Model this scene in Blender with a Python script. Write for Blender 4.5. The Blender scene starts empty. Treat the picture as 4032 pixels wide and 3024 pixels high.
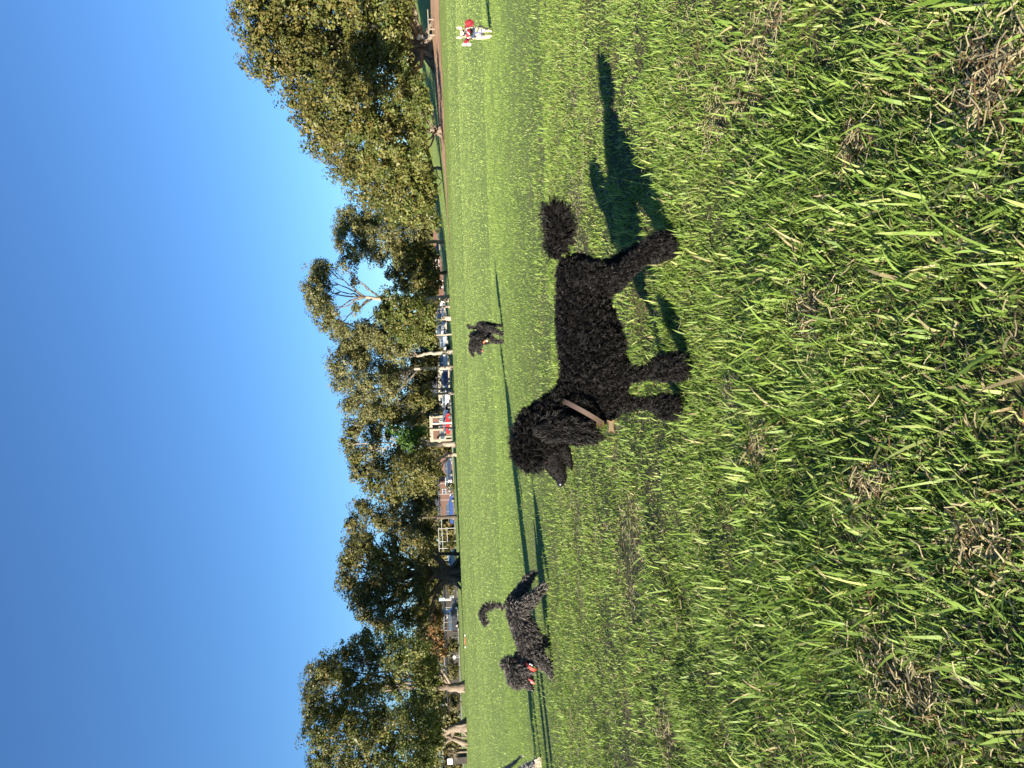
import bpy, bmesh, math, random
import numpy as np
from mathutils import Vector, Matrix
random.seed(7)
rng = np.random.default_rng(11)
sc = bpy.context.scene
col = sc.collection
R = math.radians

# ------------------------------------------------------------------ camera
# the photograph is held on its side: world up points to the picture's left
H = 0.65; F = 3028.0; ROLL = math.atan(0.034); PITCH = math.atan(248 / F)
FW = Vector((0, math.cos(PITCH), -math.sin(PITCH)))
RT = Vector((1, 0, 0)); UP = Vector((0, math.sin(PITCH), math.cos(PITCH)))
UD = math.cos(ROLL) * RT - math.sin(ROLL) * UP      # towards the picture's top
WD = math.sin(ROLL) * RT + math.cos(ROLL) * UP      # towards the picture's left
cam = bpy.data.cameras.new('camera'); cam.sensor_width = 36; cam.lens = F / 4032 * 36
cam.clip_start = 0.05; cam.clip_end = 6000
co = bpy.data.objects.new('camera', cam); col.objects.link(co)
m = Matrix.Identity(4)
for i in range(3):
    m[i][0] = -WD[i]; m[i][1] = UD[i]; m[i][2] = -FW[i]
m[2][3] = H
co.matrix_world = m; sc.camera = co

def ray(x, y):
    return FW + UD * ((3024 - y - 1512) / F) + WD * ((2016 - x) / F)
def P(x, y, D):
    d = ray(x, y); return Vector((0, 0, H)) + d * (D / d.y)
def G(x, y, z=0.0):
    d = ray(x, y); return Vector((0, 0, H)) + d * ((z - H) / d.z)

# ------------------------------------------------------------------ light
SUN_EL = R(16.5); SUN_AZ = R(42.0)       # light travels away from the camera and to the right
LD = Vector((math.sin(SUN_AZ) * math.cos(SUN_EL), math.cos(SUN_AZ) * math.cos(SUN_EL), -math.sin(SUN_EL)))
w = bpy.data.worlds.new('World'); sc.world = w; w.use_nodes = True
nt = w.node_tree; bg = nt.nodes['Background']
sky = nt.nodes.new('ShaderNodeTexSky'); sky.sky_type = 'NISHITA'; sky.sun_disc = False
sky.sun_elevation = SUN_EL; sky.sun_rotation = math.atan2(-LD.x, -LD.y)
sky.air_density = 1.0; sky.dust_density = 0.0; sky.ozone_density = 7.0; sky.altitude = 0
nt.links.new(sky.outputs[0], bg.inputs[0]); bg.inputs[1].default_value = 0.065
sl = bpy.data.lights.new('sun', 'SUN'); sl.energy = 5.0; sl.angle = R(0.5); sl.color = (1.0, 0.90, 0.75)
so = bpy.data.objects.new('sun', sl); col.objects.link(so)
so.rotation_mode = 'QUATERNION'; so.rotation_quaternion = LD.to_track_quat('-Z', 'Y')
sc.view_settings.view_transform = 'Standard'; sc.view_settings.look = 'None'
sc.view_settings.exposure = 1.6; sc.view_settings.gamma = 1; sc.view_settings.use_curve_mapping = False
sc.cycles.max_bounces = 6; sc.cycles.transparent_max_bounces = 8
sc.cycles.use_denoising = True

# ------------------------------------------------------------------ helpers
def tag(o, label=None, cat=None, group=None, kind=None):
    if label: o['label'] = label
    if cat: o['category'] = cat
    if group: o['group'] = group
    if kind: o['kind'] = kind
    return o
def empty(name, loc, label, cat, group=None, rz=0):
    o = bpy.data.objects.new(name, None); col.objects.link(o); o.location = loc; o.rotation_euler = (0, 0, rz)
    o.empty_display_size = 0.1
    bpy.context.view_layer.update() if False else None
    return tag(o, label, cat, group)
def link(name, me, mat=None, parent=None, world=True):
    """link mesh; vertices are world coordinates unless world=False (then they are local to parent)"""
    o = bpy.data.objects.new(name, me); col.objects.link(o)
    if mat: me.materials.append(mat)
    if parent:
        o.parent = parent
        if world:
            chain = []; p = parent
            M = Matrix.Identity(4); ps = []
            while p: ps.append(p); p = p.parent
            for q in reversed(ps): M = M @ q.matrix_parent_inverse @ q.matrix_basis
            o.matrix_parent_inverse = M.inverted()
    return o
class MB:
    def __init__(s): s.v = []; s.f = []; s.c = []
    def add(s, v, f):
        b = len(s.v); s.v += [tuple(q) for q in v]; s.f += [tuple(b + i for i in q) for q in f]; return s
    def box(s, x0, x1, y0, y1, z0, z1):
        return s.add([(x0,y0,z0),(x1,y0,z0),(x1,y1,z0),(x0,y1,z0),(x0,y0,z1),(x1,y0,z1),(x1,y1,z1),(x0,y1,z1)],
                     [(0,3,2,1),(4,5,6,7),(0,1,5,4),(1,2,6,5),(2,3,7,6),(3,0,4,7)])
    def tube(s, pts, rad, n=7, cap=True):
        pts = [Vector(p) for p in pts]
        if not hasattr(rad, '__len__'): rad = [rad] * len(pts)
        b = len(s.v); pn = None
        for i, p in enumerate(pts):
            t = (pts[min(i+1, len(pts)-1)] - pts[max(i-1, 0)]).normalized()
            a = pn if pn is not None else (Vector((1,0,0)) if abs(t.x) < .8 else Vector((0,1,0)))
            a = (a - t * a.dot(t)).normalized(); pn = a; c = t.cross(a)
            for k in range(n):
                th = 2*math.pi*k/n
                s.v.append(tuple(p + (a*math.cos(th) + c*math.sin(th)) * rad[i]))
        for i in range(len(pts)-1):
            for k in range(n):
                s.f.append((b+i*n+k, b+i*n+(k+1)%n, b+(i+1)*n+(k+1)%n, b+(i+1)*n+k))
        if cap:
            s.f.append(tuple(b+k for k in reversed(range(n)))); s.f.append(tuple(b+(len(pts)-1)*n+k for k in range(n)))
        return s
    def ell(s, c, r, nu=12, nv=8, rot=None):
        c = Vector(c); V = []; Fc = []
        for j in range(nv+1):
            ph = math.pi*j/nv
            for i in range(nu):
                th = 2*math.pi*i/nu
                q = Vector((r[0]*math.sin(ph)*math.cos(th), r[1]*math.sin(ph)*math.sin(th), r[2]*math.cos(ph)))
                if rot is not None: q = rot @ q
                V.append(tuple(c+q))
        for j in range(nv):
            for i in range(nu):
                Fc.append((j*nu+i, (j+1)*nu+i, (j+1)*nu+(i+1)%nu, j*nu+(i+1)%nu))
        return s.add(V, Fc)
    def prism(s, poly, y0, y1):
        n = len(poly)
        v = [(a, y0, b) for a, b in poly] + [(a, y1, b) for a, b in poly]
        f = [tuple(range(n)), tuple(reversed(range(n, 2*n)))] + [(i+n, (i+1)%n+n, (i+1)%n, i) for i in range(n)]
        return s.add(v, f)
    def mesh(s, name, smooth=False):
        me = bpy.data.meshes.new(name); me.from_pydata(s.v, [], s.f); me.update()
        if smooth: me.polygons.foreach_set('use_smooth', [True]*len(me.polygons))
        return me
    def build(s, name, mat=None, parent=None, smooth=False, world=True):
        return link(name, s.mesh(name, smooth), mat, parent, world)
def np_mesh(name, verts, faces_list, colors=None, smooth=False):
    """faces_list: list of int arrays (n,k)"""
    me = bpy.data.meshes.new(name)
    me.vertices.add(len(verts)); me.vertices.foreach_set('co', np.ascontiguousarray(verts, np.float32).ravel())
    loops = np.concatenate([f.ravel() for f in faces_list]).astype(np.int32)
    sizes = np.concatenate([np.full(len(f), f.shape[1], np.int32) for f in faces_list])
    starts = np.concatenate([[0], np.cumsum(sizes)[:-1]]).astype(np.int32)
    me.loops.add(len(loops)); me.loops.foreach_set('vertex_index', loops)
    me.polygons.add(len(sizes)); me.polygons.foreach_set('loop_start', starts)
    me.polygons.foreach_set('use_smooth', np.full(len(sizes), smooth, bool))
    me.update(calc_edges=True)
    if colors is not None:
        ca = me.color_attributes.new('tint', 'FLOAT_COLOR', 'POINT')
        c4 = np.ones((len(verts), 4), np.float32); c4[:, :3] = colors
        ca.data.foreach_set('color', c4.ravel())
    return me

def vnoise(x, y, seed=0):
    xi = np.floor(x).astype(np.int64); yi = np.floor(y).astype(np.int64); fx = x - xi; fy = y - yi
    def h(a, b):
        n = (a * 374761393 + b * 668265263 + seed * 1442695041) & 0xffffffff
        n = ((n ^ (n >> 13)) * 1274126177) & 0xffffffff
        return ((n ^ (n >> 16)) & 0xffff) / 65535.0
    u = fx*fx*(3-2*fx); v = fy*fy*(3-2*fy)
    return (h(xi,yi)*(1-u)+h(xi+1,yi)*u)*(1-v)+(h(xi,yi+1)*(1-u)+h(xi+1,yi+1)*u)*v
def fbm(x, y, seed=0, o=3):
    s = 0; a = .5; t = 0
    for k in range(o):
        s = s + a*vnoise(x*2**k+17.3*k, y*2**k-9.1*k, seed+k); t += a; a *= .5
    return s/t
def sst(a, b, x):
    t = np.clip((x-a)/(b-a), 0, 1); return t*t*(3-2*t)

def hgt(x, y):
    x = np.asarray(x, float); y = np.asarray(y, float)
    d = np.hypot(x, y)
    near = ((fbm(x*3.3, y*3.3, 3)-.5)*.055 + (vnoise(x*11, y*11, 9)-.5)*.016) * (1 - sst(2.2, 7, d)) * sst(0.1, .5, d)
    bank = sst(50, 72, y) * np.interp(x, [5, 17, 22, 34], [0, .42, .72, 1.15])
    hill = np.interp(x, [10, 17, 21, 26, 33, 36, 42, 60, 90], [0, .0, .0, .2, .7, 1.2, 1.9, 2.8, 3.2]) * sst(70, 104, y)
    left = .4 * sst(104, 136, y)
    return near + bank + hill + left - .02*sst(20,60,d)*0

# ------------------------------------------------------------------ materials
def mat(name, base=(.5,.5,.5), rough=.6, metal=0, spec=.5, noise=None, bump=None, attr=False, transl=0, sheen=0):
    m = bpy.data.materials.new(name); m.use_nodes = True; t = m.node_tree; n = t.nodes; b = n['Principled BSDF']
    b.inputs['Roughness'].default_value = rough; b.inputs['Metallic'].default_value = metal
    b.inputs['Specular IOR Level'].default_value = spec
    b.inputs['Base Color'].default_value = (*base, 1)
    src = None
    if attr:
        a = n.new('ShaderNodeAttribute'); a.attribute_name = 'tint'; src = a.outputs['Color']
    if noise:
        sc_, other, det = noise
        tc = n.new('ShaderNodeTexCoord'); nz = n.new('ShaderNodeTexNoise'); nz.inputs['Scale'].default_value = sc_; nz.inputs['Detail'].default_value = det
        t.links.new(tc.outputs['Object'], nz.inputs['Vector'])
        rp = n.new('ShaderNodeValToRGB'); rp.color_ramp.elements[0].position = .35; rp.color_ramp.elements[1].position = .65
        t.links.new(nz.outputs['Fac'], rp.inputs['Fac'])
        mx = n.new('ShaderNodeMix'); mx.data_type = 'RGBA'
        t.links.new(rp.outputs['Color'], mx.inputs[0]); mx.inputs[6].default_value = (*base, 1); mx.inputs[7].default_value = (*other, 1)
        if src: 
            mu = n.new('ShaderNodeMix'); mu.data_type = 'RGBA'; mu.blend_type = 'MULTIPLY'; mu.inputs[0].default_value = 1
            t.links.new(src, mu.inputs[6]); t.links.new(mx.outputs[2], mu.inputs[7]); src = mu.outputs[2]
        else: src = mx.outputs[2]
    if src: t.links.new(src, b.inputs['Base Color'])
    if bump:
        s_, st, dist = bump
        tc = n.new('ShaderNodeTexCoord'); nz = n.new('ShaderNodeTexNoise'); nz.inputs['Scale'].default_value = s_; nz.inputs['Detail'].default_value = 6
        t.links.new(tc.outputs['Object'], nz.inputs['Vector'])
        bp = n.new('ShaderNodeBump'); bp.inputs['Strength'].default_value = st; bp.inputs['Distance'].default_value = dist
        t.links.new(nz.outputs['Fac'], bp.inputs['Height']); t.links.new(bp.outputs[0], b.inputs['Normal'])
    if sheen: b.inputs['Sheen Weight'].default_value = sheen
    if transl:
        tr = n.new('ShaderNodeBsdfTranslucent'); ms = n.new('ShaderNodeMixShader'); ms.inputs[0].default_value = transl
        if src: t.links.new(src, tr.inputs[0])
        else: tr.inputs[0].default_value = (*base, 1)
        t.links.new(b.outputs[0], ms.inputs[1]); t.links.new(tr.outputs[0], ms.inputs[2])
        t.links.new(ms.outputs[0], n['Material Output'].inputs[0])
    return m
M = {}
M['blade'] = mat('grass_blade', rough=.5, spec=.28, attr=True, transl=.35)
M['leaf'] = mat('tree_leaf', rough=.42, spec=.28, attr=True, transl=.2)
M['bark_pale'] = mat('pale_gum_bark', (.36,.31,.255), .85, noise=(1.2, (.25,.2,.15), 6), bump=(6,.5,.05))
M['branch_gum'] = mat('grey_brown_branch', (.17,.14,.11), .85, noise=(1.2, (.11,.09,.07), 4))
M['bark_dark'] = mat('dark_fig_bark', (.10,.08,.06), .9, noise=(1.0, (.055,.045,.035), 6), bump=(4,.8,.1))
M['bark_mid'] = mat('brown_fig_bark', (.23,.185,.14), .9, noise=(.9, (.13,.10,.075), 6), bump=(4,.8,.1))
M['white_metal'] = mat('white_painted_metal', (.75,.75,.72), .5)
M['aged_metal'] = mat('aged_pale_metal', (.38,.38,.36), .6)
M['grey_metal'] = mat('galvanised_steel', (.42,.43,.44), .45, metal=.6)
M['black'] = mat('black_rubber', (.02,.02,.02), .8)
M['cream'] = mat('cream_render', (.33,.29,.22), .8, noise=(2,(.26,.23,.17),4))
M['brick'] = mat('brown_brick', (.15,.075,.052), .9, noise=(8,(.10,.055,.042),3))
M['roof'] = mat('terracotta_tiles', (.26,.13,.085), .85, noise=(6,(.18,.10,.07),3))
M['roof_grey'] = mat('grey_roof', (.09,.09,.095), .7)
M['white'] = mat('white_paint', (.62,.61,.58), .6)
M['glass'] = mat('window_glass', (.06,.08,.10), .08, spec=.8)
M['asphalt'] = mat('asphalt', (.05,.05,.052), .9, noise=(3,(.065,.062,.06),6))
M['kerb'] = mat('concrete_kerb', (.16,.155,.14), .9)
M['dirt'] = mat('bare_dirt', (.40,.25,.14), .95, noise=(.7,(.27,.15,.08),8), bump=(8,.6,.05))
M['dark_wire'] = mat('dark_wire', (.08,.08,.08), .7)
M['shade_dark_boards'] = mat('shade_dark_boards', (.045,.038,.032), .9, noise=(1.5,(.03,.026,.022),4))  # boards darkened in colour to stand in for shade on the left side
M['timber'] = mat('weathered_timber', (.24,.20,.155), .8)

# ------------------------------------------------------------------ ground
def build_ground():
    def axis(neg, pos, fine, n):
        a = np.sinh(np.linspace(-math.asinh(neg/fine), math.asinh(pos/fine), n))*fine
        return a
    xs = axis(1500, 1500, .7, 270); ys = axis(400, 3000, .7, 270) + 1.8
    X, Y = np.meshgrid(xs, ys); Z = hgt(X, Y)
    far = sst(160, 400, np.hypot(X, Y)); Z = Z*(1-far) + 0*far
    v = np.stack([X, Y, Z], -1).reshape(-1, 3); nx = len(xs); ny = len(ys)
    i = np.arange(nx-1)[None, :] + nx*np.arange(ny-1)[:, None]; i = i.ravel()
    f = np.stack([i, i+1, i+nx+1, i+nx], 1)
    me = np_mesh('ground', v, [f], smooth=True)
    m = bpy.data.materials.new('turf_soil'); m.use_nodes = True; t = m.node_tree; n = t.nodes; b = n['Principled BSDF']
    tc = n.new('ShaderNodeTexCoord')
    def nz(s, d=6):
        q = n.new('ShaderNodeTexNoise'); q.inputs['Scale'].default_value = s; q.inputs['Detail'].default_value = d
        t.links.new(tc.outputs['Object'], q.inputs['Vector']); return q
    def mix(fac, a, c):
        q = n.new('ShaderNodeMix'); q.data_type = 'RGBA'
        t.links.new(fac, q.inputs[0])
        for k, val in ((6, a), (7, c)):
            if isinstance(val, tuple): q.inputs[k].default_value = (*val, 1)
            else: t.links.new(val, q.inputs[k])
        return q.outputs[2]
    n1 = nz(2.2); n2 = nz(40, 4)
    r1 = n.new('ShaderNodeValToRGB'); r1.color_ramp.elements[0].position = .45; r1.color_ramp.elements[1].position = .65
    t.links.new(n1.outputs['Fac'], r1.inputs[0]); r1.color_ramp.elements[1].color = (.6, .6, .6, 1)
    soil = mix(n2.outputs['Fac'], (.02, .03, .010), (.07, .075, .028))
    c = mix(r1.outputs[0], soil, (.12, .09, .05))
    ln_ = n.new('ShaderNodeVectorMath'); ln_.operation = 'LENGTH'; t.links.new(tc.outputs['Object'], ln_.inputs[0])
    mr = n.new('ShaderNodeMapRange'); mr.inputs[1].default_value = 3.5; mr.inputs[2].default_value = 9; t.links.new(ln_.outputs['Value'], mr.inputs[0])
    n3 = nz(.6); turf = mix(n3.outputs['Fac'], (.14, .20, .04), (.22, .29, .07))
    c = mix(mr.outputs[0], c, turf)
    t.links.new(c, b.inputs['Base Color']); b.inputs['Roughness'].default_value = .95; b.inputs['Specular IOR Level'].default_value = .2
    bp = n.new('ShaderNodeBump'); bp.inputs['Strength'].default_value = .8; bp.inputs['Distance'].default_value = .02
    t.links.new(n2.outputs['Fac'], bp.inputs['Height']); t.links.new(bp.outputs[0], b.inputs['Normal'])
    tag(link('ground', me, m), kind='structure')
build_ground()

# ------------------------------------------------------------------ grass
def dirt_mask(x, y):
    """1 where the bare dirt of the bank shows (right, under the figs)"""
    c = 60 + 6*(fbm(x*.08, y*.03, 40)-.5) + np.interp(x, [10, 22, 40], [8, 2, 0])
    return sst(c-1.5, c+1, y) * (1-sst(c+9, c+14, y)) * sst(12, 20, x)
DEAD = [(G(a, b), c) for a, b, c in [(3530,2600,.055),(3650,2730,.06),(3880,330,.04),(3960,250,.035),(2960,300,.07),(2830,480,.05),(3860,2150,.035),
        (3230,1230,.05),(3010,1750,.035),(3480,1900,.03),(2640,2900,.05),(3060,40,.06),(3400,560,.03),(2880,1540,.03)]]
def dead_mask(x, y):
    q = np.zeros_like(x)
    for c_, r_ in DEAD: q = np.maximum(q, np.exp(-1.2*((x-c_.x)**2+(y-c_.y)**2*.6)/r_**2))
    return np.clip(q*(.1+1.1*vnoise(x*34, y*34, 12)), 0, 1)
def blades(N, d0, d1, L0, L1, w0, w1, K, seed, px=.0):
    r = np.random.default_rng(seed)
    # uniform over area of the view wedge
    D = np.sqrt(r.uniform(d0*d0, d1*d1, N)); a = r.uniform(-.60, .60, N)
    x = D*a; y = D*(1.0)
    # clumpiness and bare patches
    cl = fbm(x*5, y*5, 21); dry = fbm(x*1.4+3, y*1.4, 31, 4); fine = vnoise(x*26, y*26, 5)
    patch = .5*(.5+.5*sst(1.2, 2.4, D))*np.clip((dry-.59)*7, 0, 1) * (1-.55*sst(4, 14, D))
    if d0 < 4: patch = np.maximum(patch, dead_mask(x, y))
    keep = r.random(N) > np.maximum(patch*.72, .25*(cl < .38))
    keep &= (r.random(N) > dirt_mask(x, y))
    hide = (y > 134) & (y < 147)
    keep &= ~hide
    x, y, D, cl, patch, fine = [q[keep] for q in (x, y, D, cl, patch, fine)]; N = len(x)
    z = hgt(x, y) - .004
    L = r.uniform(L0, L1, N) * (0.5+1.0*cl) * (1-.55*patch) * (1 + .7*(r.random(N) < .06))
    W = r.uniform(w0, w1, N) * (1-.3*patch)
    tall = r.random(N)
    straw = (r.random(N) < (.07 + .6*patch + .10*(fine > .8))) 
    th = r.uniform(0, 2*np.pi, N) * .85 + 2*np.pi*fbm(x*6, y*6, 77)*1.0     # lean direction varies in tufts
    lean = r.uniform(.25, 1.25, N) + .5*straw
    fa = th + r.normal(0, .5, N) + np.pi/2
    wx = np.cos(fa); wy = np.sin(fa)
    ts = np.linspace(0, 1, K+1)
    V = []
    ang = lean[:, None] * (.35 + .9*ts[None, :])          # angle from vertical
    ds = L[:, None]/K
    hx = np.concatenate([np.zeros((N,1)), np.cumsum(np.sin(ang[:, 1:])*ds, 1)], 1)
    hz = np.concatenate([np.zeros((N,1)), np.cumsum(np.cos(ang[:, 1:])*ds, 1)], 1)
    hz = np.maximum(hz, -.0)
    cx = x[:, None] + hx*np.cos(th)[:, None]; cy = y[:, None] + hx*np.sin(th)[:, None]; cz = z[:, None] + hz
    nv = 2*K+1
    V = np.zeros((N, nv, 3), np.float32)
    for k in range(K):
        ww = W*.5*(1-(k/K)**1.8*.75) * (0.75 if k == 0 else 1)
        V[:, 2*k, 0] = cx[:, k]-wx*ww; V[:, 2*k, 1] = cy[:, k]-wy*ww; V[:, 2*k, 2] = cz[:, k]
        V[:, 2*k+1, 0] = cx[:, k]+wx*ww; V[:, 2*k+1, 1] = cy[:, k]+wy*ww; V[:, 2*k+1, 2] = cz[:, k]
    V[:, 2*K, 0] = cx[:, K]; V[:, 2*K, 1] = cy[:, K]; V[:, 2*K, 2] = cz[:, K]
    base = (np.arange(N)*nv)[:, None]
    quads = [base + np.array([2*k, 2*k+1, 2*k+3, 2*k+2])[None] for k in range(K-1)]
    tri = base + np.array([2*K-2, 2*K-1, 2*K])[None]
    # colour
    g1 = np.array([.095, .165, .024]); g2 = np.array([.235, .335, .070]); g3 = np.array([.38, .44, .14])
    u = np.clip(r.normal(.45, .3, N) + .5*(cl-.5), 0, 1)[:, None]
    c = (g1*(1-u)+g2*u)*1.2; v = (r.random(N) < .16)[:, None]; c = np.where(v, g3*r.uniform(.8,1.15,(N,1)), c)
    lg = fbm(x*.25, y*.10, 61)[:, None]; c = c*(.86+.3*lg)
    # far blades yellower, and lightened in colour to stand in for stronger sunlight
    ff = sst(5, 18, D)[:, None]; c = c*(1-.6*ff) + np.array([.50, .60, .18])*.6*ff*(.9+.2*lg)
    s = np.array([.50, .42, .22])*r.uniform(.45, 1.05, (N, 1)); c = np.where(straw[:, None] & (r.random(N) < 1-.3*sst(6,20,D))[:, None], s, c)
    C = np.repeat(c[:, None, :], nv, 1)
    bl = np.array([1.0, 1.0, .8])
    if K > 1: C[:, :2] *= np.array([1.2, 1.0, .9])     # pale sheath at the foot of each blade
    return V.reshape(-1, 3), [q for q in quads] + [tri], C.reshape(-1, 3)
def grass(name, sets, label=None):
    vs = []; cs = []; fs = []; off = 0
    for s in sets:
        v, f, c = blades(*s); vs.append(v); cs.append(c); fs += [q+off for q in f]; off += len(v)
    me = np_mesh(name, np.concatenate(vs), fs, np.concatenate(cs))
    tag(link(name, me, M['blade']), label, None, None, 'stuff'); return off
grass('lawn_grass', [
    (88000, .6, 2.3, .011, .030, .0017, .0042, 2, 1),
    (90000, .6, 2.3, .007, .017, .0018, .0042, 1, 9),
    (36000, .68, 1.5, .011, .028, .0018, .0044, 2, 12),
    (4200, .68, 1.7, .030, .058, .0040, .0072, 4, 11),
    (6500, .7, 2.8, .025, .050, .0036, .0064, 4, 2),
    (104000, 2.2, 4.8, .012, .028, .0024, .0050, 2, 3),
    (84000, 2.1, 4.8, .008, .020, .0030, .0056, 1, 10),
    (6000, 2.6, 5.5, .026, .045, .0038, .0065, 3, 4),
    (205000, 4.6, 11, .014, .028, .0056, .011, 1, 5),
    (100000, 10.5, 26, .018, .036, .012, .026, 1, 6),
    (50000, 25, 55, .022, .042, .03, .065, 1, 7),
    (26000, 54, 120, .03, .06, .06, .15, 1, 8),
], 'short green lawn grass with dry straw patches covering the field')

# ------------------------------------------------------------------ dry thatch: fallen blades lying flat in the near grass
def thatch():
    r = np.random.default_rng(50); N = 60000
    D = np.sqrt(r.uniform(.5**2, 4.5**2, N)); a = r.uniform(-.6, .6, N); x = D*a; y = D
    dry = fbm(x*1.4+3, y*1.4, 31, 4); dc = fbm(x*4.5, y*4.5, 91, 2); keep = r.random(N) < np.maximum(.05, np.clip((dry-.53)*4, 0, .42)*(.35+.65*sst(1.2, 2.4, D))) + .75*np.clip((dc-.70)*9, 0, 1)
    ex = [(c_.x+r.normal(0, r_*.9, 230), c_.y+r.normal(0, r_*1.2, 230)) for c_, r_ in DEAD]
    x = np.concatenate([x[keep]]+[e[0] for e in ex]); y = np.concatenate([y[keep]]+[e[1] for e in ex]); D = y.copy(); N = len(x)
    z = hgt(x, y) + r.uniform(.001, .018, N); L = r.uniform(.008, .032, N); W = r.uniform(.0004, .0011, N)*np.maximum(1, D*.5)
    t = r.uniform(0, 2*np.pi, N); dz = r.normal(0, .18, N)
    dx = np.cos(t)*L; dy = np.sin(t)*L; px, py = -np.sin(t)*W, np.cos(t)*W
    V = np.zeros((N, 6, 3), np.float32); bend = r.normal(0, .6, N)
    for k, s in enumerate((-.5, 0, .5)):
        ox = px/np.maximum(W,1e-6)*L*bend*(.25-s*s); oy = py/np.maximum(W,1e-6)*L*bend*(.25-s*s)
        cx = x+dx*s+ox; cy = y+dy*s+oy; cz = z+dz*L*s+.003
        V[:, 2*k] = np.stack([cx-px, cy-py, cz], 1); V[:, 2*k+1] = np.stack([cx+px, cy+py, cz+.0006], 1)
    b = (np.arange(N)*6)[:, None]
    c = np.array([.66, .56, .32])*r.uniform(.45, 1.0, (N, 1)); c = np.where((r.random(N) < .22)[:, None], np.array([.22,.13,.06])*r.uniform(.6,1.1,(N,1)), c)
    me = np_mesh('dry_thatch', V.reshape(-1, 3), [b+np.array([[0,1,3,2]]), b+np.array([[2,3,5,4]])], np.repeat(c[:, None], 6, 1).reshape(-1, 3))
    tag(link('dry_thatch', me, M['blade']), 'dry straw coloured dead grass lying between the near blades', None, None, 'stuff')
thatch()

# ------------------------------------------------------------------ trees
PAL = {
 'fig_gold': [(.082,.086,.023), (.110,.102,.028), (.145,.118,.034), (.170,.124,.038)],
 'fig_green': [(0.055, 0.078, 0.018), (0.085, 0.105, 0.025), (0.115, 0.125, 0.032), (0.14, 0.135, 0.038)],
 'fig_dark': [(0.055, 0.065, 0.018), (0.08, 0.085, 0.025), (0.115, 0.105, 0.034), (0.15, 0.115, 0.04)],
 'gum': [(0.11, 0.12, 0.042), (0.15, 0.15, 0.052), (0.18, 0.165, 0.058), (0.13, 0.125, 0.055)],
 'olive': [(0.09, 0.095, 0.027), (0.13, 0.12, 0.034), (0.16, 0.14, 0.042), (0.085, 0.095, 0.028)],
 'bright': [(.05,.11,.018), (.075,.15,.026), (.09,.165,.034), (.055,.10,.02)],
 'orange': [(.16,.08,.028), (.20,.10,.034), (.10,.08,.026), (.08,.075,.025)]
}
def leaves(lobes, D, pal, dens=1.0, size=.30, clump=.55, seed=0, top=None, depth=.9, core=1.0):
    """lobes in photo coordinates (x, y, rx, ry[, depth offset m]) -> leaf quads clumped round the lobes' shells"""
    r = np.random.default_rng(seed); Ps = []; Ns = []; Cs = []; Ss = []
    pa = np.array(PAL[pal]); pt = np.array(PAL[top]) if top else None
    s = D/F
    xs = [l[0] for l in lobes]; xmin, xmax = min(xs), max(xs)
    for l in lobes:
        x, y, rx, ry = l[:4]
        if pal == 'gum': rx *= 1.14; ry *= 1.14
        elif size < .5: rx *= 1.05; ry *= 1.05
        dd = l[4] if len(l) > 4 else (r.uniform(-1.0, .45)*5.0 if x < 1590 else r.uniform(-5, 1) if pal in ('gum', 'bright') else r.uniform(-10, -2) if D > 80 else r.uniform(-7, -1))*(1 if size < .5 else .2)  # low lobes brought forward so the crowns' shade reaches the field edge
        c = np.array(P(x, y, D+dd)); rz = rx*s; rl = ry*s; rd = depth*.5*(rz+rl)
        area = math.pi*rz*rl
        M_ = max(8, int(area*3.0*dens**.8/clump**1.3))       # number of clumps
        u = r.normal(size=(M_, 3)); u /= np.linalg.norm(u, axis=1)[:, None]
        rr = np.where(r.random((M_, 1)) < .3, r.uniform(.2, .65, (M_, 1)), r.uniform(.65, 1.06, (M_, 1)))
        cc = c + u*rr*np.array([rl, rd, rz])
        k = int(34*dens)
        csz = clump*r.uniform(.6, 1.35, (M_, 1, 1))
        q = r.normal(size=(M_, k, 3)); q /= np.linalg.norm(q, axis=2)[:, :, None]
        q *= r.uniform(.2, 1, (M_, k, 1))**.5
        p = cc[:, None, :] + q*csz*np.array([1, 1, .75])
        n = u[:, None, :]*.7 + q*.9 + np.array([0, 0, .35]) + r.normal(size=q.shape)*.45
        n /= np.linalg.norm(n, axis=2)[:, :, None]
        ci = r.integers(0, len(pa), M_); base = pa[ci]
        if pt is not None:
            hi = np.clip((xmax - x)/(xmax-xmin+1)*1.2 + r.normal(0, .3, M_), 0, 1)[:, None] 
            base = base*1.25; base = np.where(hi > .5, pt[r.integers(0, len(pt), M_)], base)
        c3 = base[:, None, :]*.6 + pa[r.integers(0, len(pa), (M_, k))]*.4
        c3 = c3*r.uniform(.84, 1.18, (M_, k, 1))*r.uniform(.8, 1.2, (M_, 1, 1))
        Ps.append(p.reshape(-1, 3)); Ns.append(n.reshape(-1, 3)); Cs.append(c3.reshape(-1, 3)); Ss.append(np.ones(M_*k))
        if core:                      # oversized leaf quads added inside the crown to block light and darken it
            kc = int(area*core*2.2); qc = r.normal(size=(kc, 3)); qc /= np.linalg.norm(qc, axis=1)[:, None]
            Ps.append(c + qc*r.uniform(.1, .74, (kc, 1))*np.array([rl, rd, rz])); Ns.append(qc + r.normal(size=(kc, 3))*.4)
            Cs.append(pa[r.integers(0, len(pa), kc)]); Ss.append(np.full(kc, 2.6))
    p = np.concatenate(Ps); n = np.concatenate(Ns); c = np.concatenate(Cs); N = len(p); S = np.concatenate(Ss)[:, None]; n = n/np.linalg.norm(n, axis=1)[:, None]
    a = r.normal(size=(N, 3)); a -= n*(a*n).sum(1)[:, None]; a /= np.linalg.norm(a, axis=1)[:, None]; b = np.cross(n, a)
    L = S*size*1.15*r.uniform(.6, 1.3, (N, 1)); W = L*r.uniform(.40, .72, (N, 1))
    V = np.stack([p-a*L*.5, p-b*W*.5+n*L*.06, p+a*L*.5, p+b*W*.5+n*L*.06], 1)
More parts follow.
